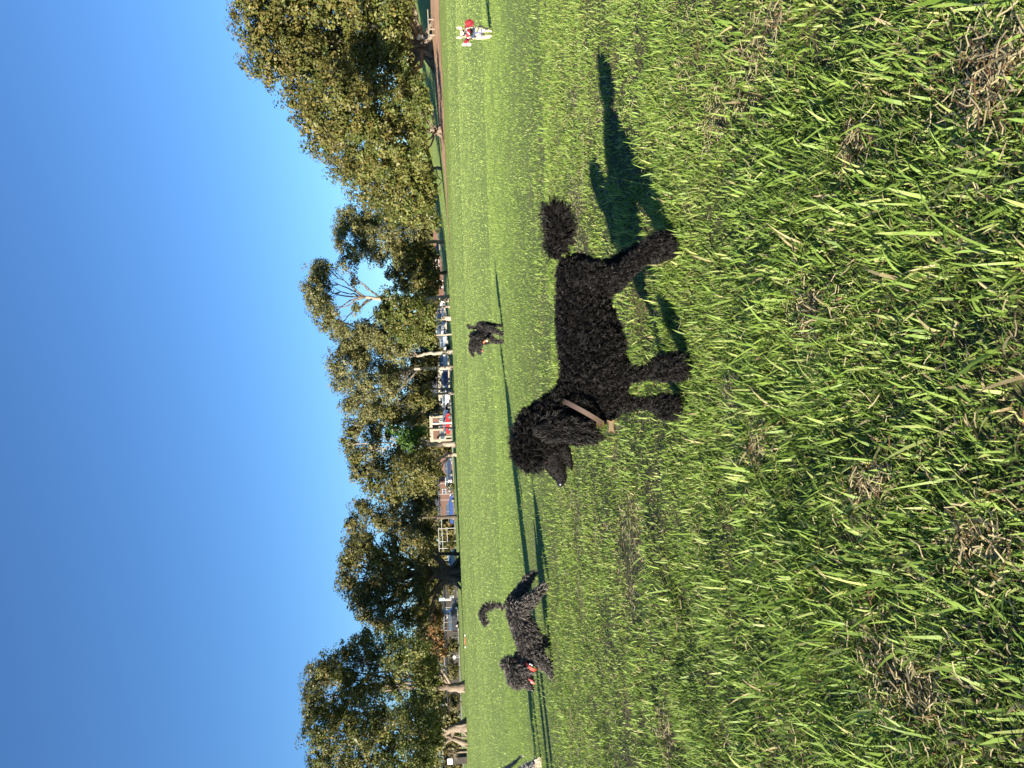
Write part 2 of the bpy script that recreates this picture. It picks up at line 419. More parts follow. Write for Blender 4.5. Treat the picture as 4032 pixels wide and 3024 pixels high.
    return V.reshape(-1, 3), (np.arange(N)*4)[:, None] + np.array([[0, 1, 2, 3]]), np.repeat(c[:, None], 4, 1).reshape(-1, 3)
def wobble(a, b, n, amp, r):
    pts = []
    for i in range(n+1):
        t = i/n; p = a.lerp(b, t)
        k = math.sin(math.pi*t)
        pts.append(p + Vector((r.gauss(0, amp), r.gauss(0, amp), r.gauss(0, amp*.5)))*k)
    return pts
def tree(name, label, D, base, trunk, lobes, pal, bark, rad, dens=1, size=.3, clump=.55, seed=1, top=None, limbs=None, group=None, cat='tree', butt=0, fork=1.0, core=None, twigs=2, extra_trunks=()):
    """base: photo (x,y) of the foot; trunk: photo points above it; limbs start at its last point"""
    r = random.Random(seed)
    b = P(base[0], base[1], D); z = float(hgt(b.x, b.y)); b.z = z-.15
    root = empty(name, (b.x, b.y, z), label, cat, group)
    m = MB(); pts = [b] + [P(x, y, D) for x, y in trunk]
    fine = []
    for i in range(len(pts)-1):
        fine += wobble(pts[i], pts[i+1], 4, rad*.18, r)[:-1]
    fine.append(pts[-1]); n = len(fine)
    rr = [rad*(1 - .45*i/(n-1))*(1+.55*math.exp(-i*.9)) for i in range(n)]
    m.tube(fine, rr, 10)
    for et in extra_trunks:
        ep = [P(x, y, D+et.get('d', 0)) for x, y in et['pts']]
        g = float(hgt(ep[0].x, ep[0].y)); 
        if et.get('ground', True): ep[0].z = g-.1
        ff = []
        for i in range(len(ep)-1): ff += wobble(ep[i], ep[i+1], 3, et['r']*.25, r)[:-1]
        ff.append(ep[-1]); m.tube(ff, [et['r']*(1-.55*i/(len(ff)-1)) for i in range(len(ff))], 7)
    for k in range(butt):           # buttress roots
        a = 2*math.pi*k/butt + r.uniform(-.3, .3); dx, dy = math.cos(a), math.sin(a); L = rad*r.uniform(1.8, 3.0)
        m.tube([(b.x+dx*rad*.4, b.y+dy*rad*.4, z+rad*r.uniform(1.5,2.6)), (b.x+dx*rad*1.0, b.y+dy*rad*1.0, z+rad*.9), (b.x+dx*L, b.y+dy*L, z-.1)], [rad*.30, rad*.32, rad*.14], 7)
    m.build('trunk', M[bark], root, smooth=True)
    # limbs reaching into the lobes
    lm = MB(); st = fine[-1]
    for i, l in enumerate(lobes):
        s = D/F; e = P(l[0]+l[2]*.2, l[1], D + (l[4] if len(l) > 4 else 0))
        k = r.randint(max(1, n//2), n-1) if fork else n-1
        a = fine[-1]
        for kk in range(n//3, n):
            if e.z - fine[kk].z < 1.1*math.hypot(e.x-fine[kk].x, e.y-fine[kk].y) + .5: a = fine[kk]; break
        mid = a.lerp(e, .5) + Vector((r.gauss(0, .35), r.gauss(0, .4), r.gauss(-.1, .35)))*max(1, l[2]*s*.4)
        lp = wobble(a, mid, 4, .16, r)[:-1] + wobble(mid, e, 4, .2, r)
        rl = rad*.34; lm.tube(lp, [rl*(1-.75*j/(len(lp)-1)) for j in range(len(lp))], 6)
        for tq in range(twigs):
            q = lp[r.randint(5, len(lp)-1)]
            e2 = e + Vector((r.uniform(-1, 1)*l[3]*s*.9, r.uniform(-1, 1)*l[3]*s*.7, r.uniform(-.5, 1)*l[2]*s*.85))
            tw = wobble(q, e2, 4, .22, r); lm.tube(tw, [rad*.12, rad*.10, rad*.08, rad*.05, rad*.03], 4)
    lm.build('branches', M['branch_gum' if pal == 'gum' else bark], root, smooth=True)
    v, f, c = leaves(lobes, D, pal, dens, size, clump, seed, top, core=(.7 if pal == 'gum' else 1.7) if core is None else core)
    o = link('crown', np_mesh('crown', v, [f], c), M['leaf'], root)
    return root, len(f)
nl = 0
def T(*a, **k):
    global nl
    r, n = tree(*a, **k); nl += n; return r

T('fig_tree', 'huge spreading fig with golden brown top above the timber rail', 72, (1697, 190), [(1650, 185), (1600, 175)],
  [(1000,-80,120,170),(1040,100,120,120),(1075,235,110,95),(1140,-20,130,160),(1160,150,120,130),(1210,270,110,110),(1290,20,150,170),(1310,190,130,130),(1370,300,90,90),(1450,60,130,160),(1460,230,110,120),(1540,120,70,120),(1400,-170,220,150),(1520,-60,90,120),(1560,260,60,80),(1590,-60,45,120,-4),(1598,310,46,70,-5),(1575,60,36,60,-3)],  # trailing low lobes added in front to cast shade on the hill
  'fig_green', 'bark_mid', .85, dens=1.0, size=.24, clump=.62, seed=3, top='fig_gold', butt=8)
T('fig_tree', 'broad golden topped fig with slender flared trunk at the end of the dirt bank', 66, (1752, 515), [(1720, 517), (1680, 515), (1610, 505)],
  [(1195,395,90,75),(1250,490,95,85),(1310,570,90,75),(1330,400,120,100),(1400,500,120,100),(1430,620,90,80),(1470,370,100,100),(1520,480,100,100),(1530,600,90,90),(1600,400,60,90),(1620,520,65,80),(1620,640,60,70),(1340,300,80,70),(1662,430,32,66,-6),(1668,590,32,58,-6),(1655,350,30,50,-6)],  # last low lobes added forward of the crown to shade the slope behind
  'fig_green', 'bark_mid', .30, dens=1.0, size=.24, clump=.62, seed=4, top='fig_gold', butt=5)
T('fig_tree', 'rounded fig sloping down beside the loose gum, with pale forked little trunk', 75, (1722, 662), [(1700, 662), (1680, 668)],
  [(1370,665,80,65),(1435,720,80,75),(1490,790,70,65),(1510,660,90,80),(1560,740,90,80),(1600,640,80,80),(1600,820,75,65),(1650,720,55,80),(1650,820,50,60),(1540,840,50,50),(1690,750,28,70,-5),(1700,850,24,55,-6)],  # final pair of low lobes added to throw shade over the hill
  'fig_green', 'bark_pale', .16, dens=1.0, size=.24, clump=.62, seed=5, top='fig_gold')
T('gum_tree', 'loose wispy gum with thin pale trunk between the figs and the tallest gum', 108, (1768, 950), [(1700, 952), (1650, 960), (1600, 975)],
  [(1370,850,38,40),(1345,905,38,40),(1400,900,34,40),(1460,880,40,40),(1430,960,42,50),(1480,1010,36,40),(1540,930,42,55),(1590,990,40,50),(1380,1010,34,44),(1640,900,36,60),(1520,860,44,44),(1335,960,26,30),(1470,930,44,44),(1560,985,44,50),(1600,870,44,60),(1430,870,40,40),(1620,960,40,50)],
  'gum', 'bark_pale', .28, dens=1.15, size=.25, clump=.7, seed=6, twigs=4)
T('gum_tree', 'tallest gum, pale straight trunk with bare upper branches and crown arching at the top', 100, (1787, 1174), [(1700, 1178), (1600, 1186), (1500, 1178), (1440, 1170)],
  [(1240,1085,42,56),(1226,1150,36,52),(1250,1205,42,50),(1290,1248,42,46),(1325,1290,42,46),(1370,1322,42,42),(1280,1058,34,34),(1425,1305,40,38),(1270,1150,26,60),(1470,1330,44,40),(1345,1050,16,22),(1400,1215,14,30),(1390,1100,12,26)],
  'gum', 'bark_pale', .36, dens=1.0, size=.25, clump=.65, seed=7, twigs=6, fork=.5)
T('broadleaf_tree', 'dense dark green tree of middle height just left of the tallest gum trunk', 98, (1784, 1207), [(1740, 1208), (1690, 1212)],
  [(1530,1190,42,48),(1590,1235,58,60),(1540,1285,48,50),(1640,1300,58,60),(1620,1190,50,42),(1690,1250,36,60),(1500,1245,34,40),(1590,1330,50,40),(1680,1320,36,40)],
  'fig_green', 'bark_pale', .15, dens=.9, size=.3, clump=.6, seed=8,
  extra_trunks=[dict(pts=[(1784,1260),(1740,1258),(1700,1262)], r=.12), dict(pts=[(1789,1315),(1740,1318),(1650,1325)], r=.14)])
T('olive_tree', 'low olive green tree behind the tallest gum with dark underside', 110, (1762, 1075), [(1720, 1075), (1690, 1070)],
  [(1610,1060,58,60),(1655,1115,50,50),(1600,1120,46,36),(1680,1020,40,50),(1560,1080,40,40),(1650,1000,40,40),(1700,1090,34,60),(1590,1010,40,44),(1700,1160,24,30)],
  'olive', 'bark_dark', .25, dens=.9, size=.32, clump=.7, seed=9)
T('gum_tree', 'gum with leaning pale trunk that forks to the left, beside the straight forked gum', 101, (1793, 1384), [(1740, 1388), (1680, 1393), (1640, 1402)],
  [(1395,1350,50,48),(1440,1310,46,44),(1480,1350,50,50),(1550,1380,52,50),(1410,1400,44,40),(1510,1310,40,44),(1360,1385,36,34),(1590,1360,40,44)],
  'gum', 'bark_pale', .30, dens=1.1, size=.25, clump=.7, seed=10, twigs=4)
T('gum_tree', 'gum with straight pale trunk forking at mid height, left of the leaning gum', 102, (1791, 1446), [(1720, 1449), (1630, 1453)],
  [(1330,1430,40,44),(1350,1500,46,50),(1420,1440,52,50),(1440,1520,58,54),(1400,1570,44,44),(1375,1605,36,36),(1490,1585,50,44),(1510,1450,50,54),(1540,1530,48,48),(1455,1620,40,34)],
  'gum', 'bark_pale', .30, dens=1.1, size=.25, clump=.7, seed=11, twigs=2)
T('dark_tree', 'dark leafy tree behind the two forked gums, over the cream house', 126, (1774, 1532), [(1730, 1532), (1680, 1530)],
  [(1640,1430,56,64),(1655,1510,50,56),(1610,1570,56,60),(1660,1590,46,50),(1560,1480,50,50),(1620,1650,48,44),(1580,1620,46,44),(1700,1420,28,50),(1703,1490,26,40),(1706,1600,26,34),(1690,1370,34,40)],
  'fig_dark', 'bark_pale', .2, dens=.85, size=.28, clump=.66, seed=12)
T('young_tree', 'slim pale trunked tree leaning slightly in front of the verandah house', 103, (1791, 1548), [(1740, 1550), (1690, 1556)],
  [(1665,1550,34,32),(1640,1575,32,32),(1690,1585,26,26)], 'olive', 'bark_pale', .2, dens=.9, size=.28, clump=.55, seed=31)
T('gum_tree', 'rounded olive gum with thick pale trunk in front of the two storey house', 106, (1801, 1748), [(1760, 1749), (1700, 1750), (1620, 1745)],
  [(1395,1690,48,50),(1385,1750,42,44),(1440,1650,46,44),(1480,1700,58,54),(1470,1770,50,44),(1560,1650,56,54),(1570,1780,52,48),(1630,1790,48,50),(1520,1620,46,40)],
  'olive', 'bark_pale', .42, dens=.8, size=.3, clump=.75, seed=13, twigs=3)
T('young_tree', 'bright fresh green young tree in front of the darker foliage of the two storey house', 99, (1802, 1684), [(1740, 1685), (1660, 1688)],
  [(1545,1697,34,20),(1590,1712,38,28),(1630,1728,34,28),(1655,1700,34,30),(1610,1750,28,22)],
  'bright', 'bark_pale', .12, dens=.9, size=.28, clump=.55, seed=14)
T('gum_tree', 'wide gum with slanting pale trunk and glossy low branches beside the brown roofed house', 99, (1809, 1788), [(1770, 1792), (1740, 1800), (1660, 1830)],
  [(1400,1810,44,44),(1430,1860,50,44),(1480,1910,52,48),(1500,1840,56,50),(1560,1900,56,54),(1590,1830,50,50),(1650,1850,58,52),(1640,1915,50,46),(1690,1860,44,50),(1540,1960,46,40),(1690,1910,36,40)],
  'olive', 'bark_pale', .24, dens=.85, size=.3, clump=.7, seed=15, twigs=3)
T('fig_tree', 'dark fig above the brown fenced court with black slender trunk', 116, (1787, 2036), [(1740, 2037), (1690, 2036), (1640, 2040)],
  [(1430,2000,52,44),(1385,2070,44,44),(1420,2110,48,40),(1500,2050,64,60),(1560,1990,60,54),(1590,2070,60,60),(1640,2000,50,50),(1660,2090,44,46),(1640,1950,44,36),(1700,2000,28,46),(1702,1940,26,40),(1690,2100,30,44)],
  'fig_dark', 'bark_dark', .28, dens=.85, size=.28, clump=.66, seed=16, top='olive')
T('fig_tree', 'wide fig with massive black trunk and long dark spreading limbs at the field edge', 98, (1810, 2256), [(1770, 2262), (1735, 2262), (1700, 2250)],
  [(1385,2160,50,48),(1375,2230,50,48),(1375,2300,50,50),(1410,2365,50,48),(1440,2420,44,40),(1470,2200,64,56),(1480,2290,66,60),(1510,2390,60,54),(1550,2150,56,54),(1560,2240,52,54),(1570,2330,52,54),(1600,2420,54,50),(1620,2130,40,46),(1500,2460,50,40),(1650,2440,40,46),(1440,2150,50,50),(1520,2230,60,60),(1440,2330,60,60),(1640,2200,40,50),(1650,2300,40,50),(1660,2370,36,50),(1670,2160,30,40)],
  'fig_dark', 'bark_dark', .95, dens=.9, size=.28, clump=.66, seed=17, top='olive', butt=6,
  extra_trunks=[dict(pts=[(1745,2262),(1738,2215),(1700,2190),(1640,2170)], r=.42, ground=False), dict(pts=[(1750,2262),(1730,2310),(1710,2360),(1690,2440)], r=.42, ground=False), dict(pts=[(1740,2262),(1690,2275),(1640,2300),(1600,2310)], r=.45, ground=False), dict(pts=[(1790,2183),(1730,2180),(1680,2170)], r=.26, d=3)])
T('fig_tree', 'tall dense fig with shadowed lower side between the black trunked fig and the left edge', 90, (1812, 2705), [(1780, 2707), (1740, 2706), (1690, 2700)],
  [(1430,2520,50,48),(1370,2575,60,50),(1290,2630,66,54),(1240,2690,60,54),(1350,2660,90,70),(1470,2590,80,64),(1550,2520,66,56),(1590,2600,80,70),(1420,2730,90,70),(1540,2700,90,70),(1670,2600,56,64),(1680,2690,56,60),(1640,2540,50,50),(1230,2750,50,46),(1650,2760,56,54)],
  'fig_green', 'bark_mid', .55, dens=.95, size=.24, clump=.62, seed=18, top='fig_dark',
  extra_trunks=[dict(pts=[(1810,2690),(1780,2694),(1750,2700)], r=.16)])
T('fig_tree', 'largest left fig with pale roots and leaning trunks, reaching the left edge', 82, (1829, 2858), [(1795, 2866), (1760, 2880), (1700, 2890)],
  [(1240,2800,70,60),(1250,2880,70,66),(1280,2970,74,64),(1290,3050,90,60),(1340,2800,80,70),(1390,2900,100,80),(1400,3010,90,80),(1480,2820,90,76),(1520,2920,100,80),(1540,3040,90,70),(1610,2830,80,70),(1640,2930,76,74),(1660,3020,60,60),(1700,2840,50,60),(1710,2930,40,50)],
  'fig_green', 'bark_mid', .5, dens=.95, size=.24, clump=.62, seed=19, top='fig_dark', butt=6,
  extra_trunks=[dict(pts=[(1828,2925),(1800,2915),(1770,2900),(1740,2890)], r=.30), dict(pts=[(1829,2945),(1800,2922),(1775,2912)], r=.12), dict(pts=[(1829,2905),(1800,2900),(1770,2895)], r=.10), dict(pts=[(1828,2880),(1790,2880),(1760,2885)], r=.12)])
T('autumn_shrub', 'rust and orange leaved shrub behind the low fence under the wide fig', 132, (1776, 2470), [(1760, 2470), (1750, 2470)],
  [(1720,2420,24,34),(1712,2470,28,40),(1722,2520,26,36),(1735,2570,22,30),(1700,2540,24,30)], 'orange', 'bark_dark', .15, dens=.9, size=.3, clump=.5, seed=20, cat='shrub')
# grey fan-leaved shrub by the left roots
def fan_shrub():
    b = P(1820, 2960, 84); b.z = float(hgt(b.x, b.y)); rt = empty('fan_shrub', b, 'grey brown spiky fan leaved shrub beside the leftmost fig roots', 'shrub')
    r = random.Random(3); m = MB(); c = b + Vector((0, 0, 1.6))
    MB().tube([b, c], [.14, .1], 7).build('stem', M['bark_mid'], rt)
    for k in range(160):
        th = r.uniform(0, 2*math.pi); ph = r.uniform(-.5, 1.2); d = Vector((math.cos(th)*math.cos(ph), math.sin(th)*math.cos(ph), math.sin(ph)))
        L = r.uniform(.7, 1.2); e = c + d*L - Vector((0, 0, .35*L)); sd = d.cross(Vector((0, 0, 1))).normalized()*.03
        mid = c + d*L*.6
        m.add([c-sd*.4, c+sd*.4, mid+sd, mid-sd, e], [(0,1,2,3), (3,2,4)])
    o = m.build('fronds', mat('dry_frond', (.22,.18,.11), .7), rt)
fan_shrub()
# distant tree belt behind the houses: reads as one mass
belt = [(1700+random.uniform(-25, 15) - max(0, 700-y)*.06, y, random.uniform(42, 66), 70) for y in range(-150, 3300, 52)]
v, f, c = leaves(belt, 215, 'fig_dark', .55, 1.0, 2.6, 33, depth=.6)
v2, f2, c2 = leaves([(1738 - max(0, 700-y)*.09 + y*.014, y, 44, 60) for y in range(-100, 3300, 60)], 190, 'fig_dark', .6, .9, 2.2, 34, depth=.6)
v3, f3, c3 = leaves([(1600+.10*y, y, 44, 60) for y in range(-160, 760, 50)], 118, 'fig_dark', .8, .5, 1.3, 35, depth=.8)
me = np_mesh('far_trees', np.concatenate([v, v2, v3]), [f, f2+len(v), f3+len(v)+len(v2)], np.concatenate([c, c2, c3]))
tag(link('far_trees', me, M['leaf']), 'dark distant belt of trees behind the houses and street', kind='stuff')
# ------------------------------------------------------------------ street, buildings, fences, cars beyond the field
def XZ(x, y, D):
    p = P(x, y, D); return p.x, p.z
def rect(x0, x1, y0, y1, D):
    """photo rectangle (x0 top .. x1 bottom, y0 right .. y1 left) at depth D -> world X range and Z range"""
    a = P((x0+x1)/2, y1, D); b = P((x0+x1)/2, y0, D); c = P(x0, (y0+y1)/2, D); d = P(x1, (y0+y1)/2, D)
    return a.x, b.x, d.z, c.z
def sheet(name, x0, x1, y0, y1, dz, mt, nx=60, ny=4):
    xs = np.linspace(x0, x1, nx); ys = np.linspace(y0, y1, ny); X, Y = np.meshgrid(xs, ys); Z = hgt(X, Y)+dz
    i = (np.arange(nx-1)[None]+nx*np.arange(ny-1)[:, None]).ravel()
    return tag(link(name, np_mesh(name, np.stack([X, Y, Z], -1).reshape(-1, 3), [np.stack([i, i+1, i+nx+1, i+nx], 1)]), mt), kind='structure')
sheet('road', -140, 140, 136, 145, .06, M['asphalt'])
k = MB()
for i in range(70):
    x = -140+i*4; z = float(hgt(x+2, 135.7)); k.box(x, x+3.97, 135.5, 135.8, z-.1, z+.13)
tag(k.build('kerb', M['kerb']), kind='structure')
def dirt_sheet():
    pts = []; xs = np.linspace(11, 60, 90)
    V = []; 
    for j, t in enumerate(np.linspace(0, 1, 9)):
        for x in xs:
            c = 60 + 6*(float(fbm(np.array([x*.08]), np.array([5.0]), 40)[0])-.5) + np.interp(x, [10, 22, 40], [8, 2, 0])
            wdt = np.interp(x, [11, 18, 24], [.3, 4, 11]); y = c-.5 + t*wdt + .4*math.sin(x*2.3)*(1 if t in (0, 1) else .2)
            V.append((x, y, float(hgt(x, y)) + .02))
    n = len(xs); i = (np.arange(n-1)[None]+n*np.arange(8)[:, None]).ravel()
    tag(link('bare_dirt', np_mesh('bare_dirt', np.array(V), [np.stack([i, i+1, i+n+1, i+n], 1)]), M['dirt']), kind='structure')
dirt_sheet()
# faded white line on the field
pm = mat('faded_line_paint', (.62,.66,.52), .9, noise=(6, (.24,.34,.12), 6))
ln = MB(); 
for (ya, yb, xa, xb) in ((-40, 40, 1789, 1789.5), (198, 265, 1787, 1785)):
    a = G(xa, ya); b = G(xb, yb); n = 40
    for i in range(n):
        p = a.lerp(b, i/n); q = a.lerp(b, (i+1)/n); h = .026
        ln.add([(p.x, p.y-.05, h), (q.x, q.y-.05, h), (q.x, q.y+.06, h), (p.x, p.y+.06, h)], [(0,1,2,3)])
tag(ln.build('field_line', pm), kind='structure')

def window(parent, X0, X1, Z0, Z1, y, fr=.06, fmat='white'):
    f = MB(); f.box(X0, X1, y-.07, y+.03, Z1-fr, Z1); f.box(X0, X1, y-.07, y+.03, Z0, Z0+fr); f.box(X0, X0+fr, y-.07, y+.03, Z0+fr, Z1-fr); f.box(X1-fr, X1, y-.07, y+.03, Z0+fr, Z1-fr)
    f.box((X0+X1)/2-.025, (X0+X1)/2+.025, y-.06, y+.02, Z0+fr, Z1-fr)
    w_ = f.build('window', M[fmat], parent)
    MB().box(X0+fr, X1-fr, y-.02, y-.005, Z0+fr, Z1-fr).build('pane', M['glass'], w_)
def building(name, label, D, x0, x1, y0, y1, wall, roofm=None, wins=(), depth=9, roofh=1.6, cat='house', posts=(), bands=(), hip=True):
    X0, X1, Z0, Z1 = rect(x0, x1, y0, y1, D); g = float(hgt((X0+X1)/2, D)); Z0 = min(Z0, g)-.2
    r = empty(name, ((X0+X1)/2, D+depth/2, Z0), label, cat)
    MB().box(X0, X1, D, D+depth, Z0, Z1).build('wall', M[wall], r)
    if roofm:
        e = .5; zz = Z1+.003; m_ = MB(); ins = min((X1-X0)*.3, depth*.5) if hip else .01
        m_.add([(X0-e, D-e, zz), (X1+e, D-e, zz), (X1+e, D+depth+e, zz), (X0-e, D+depth+e, zz), (X0+ins, D+depth/2, zz+roofh), (X1-ins, D+depth/2, zz+roofh)],
               [(0,3,2,1), (0,1,5,4), (1,2,5), (2,3,4,5), (3,0,4)])
        m_.build('roof', M[roofm], r)
    for (a, b, c, d) in wins:
        wx0, wx1, wz0, wz1 = rect(a, b, c, d, D); window(r, wx0, wx1, wz0, wz1, D-.05)
    for (a, b, c, d, mt_) in bands:
        wx0, wx1, wz0, wz1 = rect(a, b, c, d, D-.4); MB().box(wx0, wx1, D-.5, D-.35, wz0, wz1).build('panel', M[mt_], r)
    for (a, b, c, mt_) in posts:
        p0 = XZ(b, c, D-1.2); p1 = XZ(a, c, D-1.2); MB().box(p0[0]-.16, p0[0]+.16, D-1.35, D-1.05, p0[1], p1[1]).build('column', M[mt_], r)
    return r
building('brick_flats', 'red brown brick flats with a row of white windows behind the tallest gum', 156, 1700, 1768, 1010, 1165, 'brick', 'roof',
         [(1714,1729,1023,1033),(1714,1729,1040,1050),(1712,1729,1064,1074),(1714,1730,1082,1092),(1717,1730,1100,1110),(1741,1752,1026,1036),(1741,1752,1050,1060),(1741,1753,1103,1110),(1738,1752,1125,1134)], roofh=2)
building('brown_house', 'low brown brick house with terracotta roof right of the brick flats', 160, 1735, 1768, 830, 990, 'brick', 'roof', [(1742,1754,860,872),(1742,1754,900,915),(1742,1754,950,962)])
building('cottage', 'small cream cottage showing between the thin pale stems', 158, 1742, 1775, 1185, 1350, 'cream', 'roof_grey', [(1750,1762,1205,1218),(1750,1764,1262,1276),(1750,1762,1330,1342)])
building('verandah_house', 'long cream house with verandah columns behind the white and blue cars', 157, 1722, 1776, 1425, 1618, 'cream', 'roof_grey',
         [(1730,1752,1440,1462),(1732,1754,1480,1505),(1732,1754,1522,1545),(1732,1756,1565,1590)], posts=[(1726,1776,1432,'cream'),(1726,1776,1472,'cream'),(1726,1776,1514,'cream'),(1726,1776,1556,'cream'),(1726,1776,1601,'cream')])
building('two_storey_house', 'two storey cream house with brown balcony panels behind the red car', 155, 1692, 1782, 1636, 1745, 'cream', None,
         [(1729,1751,1644,1660),(1729,1752,1668,1684),(1732,1752,1696,1730)], bands=[(1703,1727,1644,1662,'brick'),(1703,1727,1668,1686,'brick'),(1706,1728,1694,1730,'brick'),(1757,1780,1694,1712,'roof'),(1754,1781,1732,1744,'roof')],
         posts=[(1694,1782,1640,'cream'),(1694,1782,1690,'cream'),(1716,1782,1732,'cream')])
building('tiled_house', 'low house with brown tiled roof above the dark sedan', 152, 1764, 1782, 1795, 1872, 'brick', 'roof', [(1768,1778,1815,1826),(1768,1778,1850,1862)], roofh=1.5)
building('club_building', 'dark brown brick building behind the tall court fence', 158, 1730, 1782, 1896, 2036, 'brick', 'roof_grey', [(1742,1756,1925,1945)], roofh=1)
building('shade_dark_shed', 'long brown shed wall, its colour darkened for shade, behind the low fence on the left', 150, 1757, 1798, 2305, 2800, 'shade_dark_boards', 'shade_dark_boards', [(1772,1786,2345,2358)], roofh=.5, cat='shed')
building('white_kiosk', 'small white kiosk with dark base at the far left edge', 96, 1762, 1822, 2984, 3010, 'shade_dark_boards', None, [], bands=[(1762,1782,2986,3009,'white')], depth=2.2, cat='kiosk')

def fence(name, label, D, posts, rails, mt='white_metal', r=.04, cat='fence', panel=None):
    x, yy = posts[0][1], posts[0][2]; b = P(x, yy, D); z = float(hgt(b.x, b.y))
    rt = empty(name, (b.x, D, z), label, cat)
    for (a, bb, c) in posts:
        p0 = P(bb, c, D); p1 = P(a, c, D); zz = min(p0.z, float(hgt(p0.x, D)))
        MB().tube([(p0.x, D, zz-.1), (p0.x, D, p1.z)], r, 6).build('post', M[mt], rt)
    for (xa, ya, xb, yb) in rails:
        MB().tube([P(xa, ya, D-.06), P(xb, yb, D-.06)], r*.85, 6).build('rail', M[mt], rt)
    if panel:
        m_ = MB(); (xa, xb, ya, yb) = panel; n = int(abs(yb-ya)/6)
        for i in range(n+1):
            yy = ya+(yb-ya)*i/n; m_.tube([P(xa, yy, D+.05), P(xb, yy, D+.05)], .012, 4, cap=False)
        tag(m_.build('wire', M['dark_wire'], rt), kind='stuff')
    return rt
fence('court_fence', 'tall court fence with pale posts in front of the dark brown building', 142, [(1729,1785,1902),(1729,1785,1944),(1735,1785,1967),(1729,1785,2030)], [(1729,1902,1729,1967),(1760,1902,1760,1944),(1735,1967,1736,2030)], 'grey_metal', .05, panel=(1732,1782,1904,2028))
fence('goal_frame', 'tall white steel frame fence with square openings right of the black fig trunk', 130, [(1724,1792,2040),(1725,1792,2079),(1729,1792,2130),(1726,1792,2157)], [(1738,2040,1739,2079),(1726,2079,1730,2172),(1740,2079,1745,2172),(1760,2081,1762,2132),(1760,2132,1762,2150)], 'aged_metal', .055)
fence('low_fence', 'low pale rail fence running left behind the dark parked four wheel drive', 134, [(1750,1797,2325),(1750,1797,2357),(1748,1798,2390),(1749,1798,2420),(1749,1799,2448),(1748,1799,2480)], [(1750,2325,1748,2480)], 'aged_metal', .045, panel=(1752,1796,2326,2478))
fence('low_fence', 'low grey rail fence below the orange shrub, ending near the diamond sign', 134, [(1746,1800,2510),(1747,1800,2545),(1748,1801,2579),(1750,1801,2620)], [(1746,2510,1750,2620)], 'aged_metal', .04, panel=(1750,1798,2512,2618))
fence('rail_fence', 'single timber rail on short posts standing on the dirt under the huge fig', 66, [(1688,1712,77),(1690,1710,115),(1689,1712,138)], [(1684,38,1689.5,152)], 'timber', .06)
fence('light_pole', 'thin white lamp pole rising behind the grass hill', 124, [(1676,1728,733)], [], 'white_metal', .09, cat='pole')
fence('light_pole', 'short white pole left of the thin white lamp pole', 124, [(1688,1712,770)], [], 'white_metal', .11, cat='pole')
fence('light_pole', 'pinkish pale pole in front of the red brown brick flats', 138, [(1692,1760,1062)], [], 'timber', .11, cat='pole')
fence('light_pole', 'pale green street pole beside the red car', 134, [(1703,1782,1665)], [], 'white_metal', .13, cat='pole')
fence('light_pole', 'thin cream pole before the verandah house', 134, [(1706,1780,1597)], [], 'timber', .10, cat='pole')
fence('light_pole', 'dark double pole carrying the blue grey banner behind the low fence', 132, [(1728,1796,2362),(1730,1796,2357)], [], 'grey_metal', .08, cat='pole')
for i, (yy, lb) in enumerate([(817,'short white bollard nearest the two white poles'), (843,'short white bollard second from the white poles'), (878,'short white bollard third from the white poles')]):
    x0 = 1735+i*1.5; p = P(x0, yy, 120); z = float(hgt(p.x, 120)); tag(MB().tube([(p.x, 120, z-.1), (p.x, 120, z+.85), (p.x, 120, z+.93)], [.09, .09, .05], 8).build('bollard', M['white_metal']), lb, 'bollard', 'white bollards along the park edge')
def panel_sign(name, label, D, x0, x1, y0, y1, mt, diamond=False, cat='sign', inner=None):
    X0, X1, Z0, Z1 = rect(x0, x1, y0, y1, D); cx = (X0+X1)/2; cz = (Z0+Z1)/2; g = float(hgt(cx, D))
    r = empty(name, (cx, D, g), label, cat)
    if diamond: MB().prism([(cx, Z0), (X1, cz), (cx, Z1), (X0, cz)], D-.03, D+.03).build('panel', mt, r)
    else: MB().box(X0, X1, D-.03, D+.03, Z0, Z1).build('panel', mt, r)
    if inner:
        w_ = (X1-X0); h = (Z1-Z0)
        for (a, b, c, d) in inner[1]:
            MB().box(X0+a*w_, X0+b*w_, D-.05, D-.032, Z0+c*h, Z0+d*h).build('marking', inner[0], r)
    MB().tube([(cx, D+.06, g-.1), (cx, D+.06, max(Z0+.05, g+.3))], .04, 6).build('post', M['grey_metal'], r)
    return r
m_blue = mat('faded_blue_sign', (.20,.27,.36), .6); m_lb = mat('pale_blue_board', (.36,.46,.55), .6); m_yel = mat('yellow_green_sign', (.65,.72,.10), .5); m_navy = mat('navy_print', (.08,.12,.22), .6); m_dwhite = mat('dull_white', (.5,.5,.5), .6)
panel_sign('banner_sign', 'narrow blue grey banner on the dark double pole', 131.6, 1729, 1752, 2354, 2366, m_blue, inner=(m_lb, [(.15,.85,.6,.72),(.15,.85,.3,.42)]))
panel_sign('notice_board', 'pale blue notice board on the low fence beside the banner', 132, 1729, 1761, 2398, 2421, m_lb, inner=(m_blue, [(.1,.9,.75,.9),(.1,.5,.15,.6),(.6,.9,.2,.5)]))
panel_sign('diamond_sign', 'small white diamond sign with dark arrow mark below the low fence', 131, 1780, 1797, 2580, 2597, m_dwhite, diamond=True, inner=(m_navy, [(.3,.7,.46,.56)]))
panel_sign('yellow_sign', 'bright yellow green sign seen between the limbs of the black trunked fig', 139, 1729, 1738, 2200, 2215, m_yel)
panel_sign('yellow_sign', 'small yellow sign between the two white poles on the right', 122, 1716, 1727, 755, 764, m_yel)
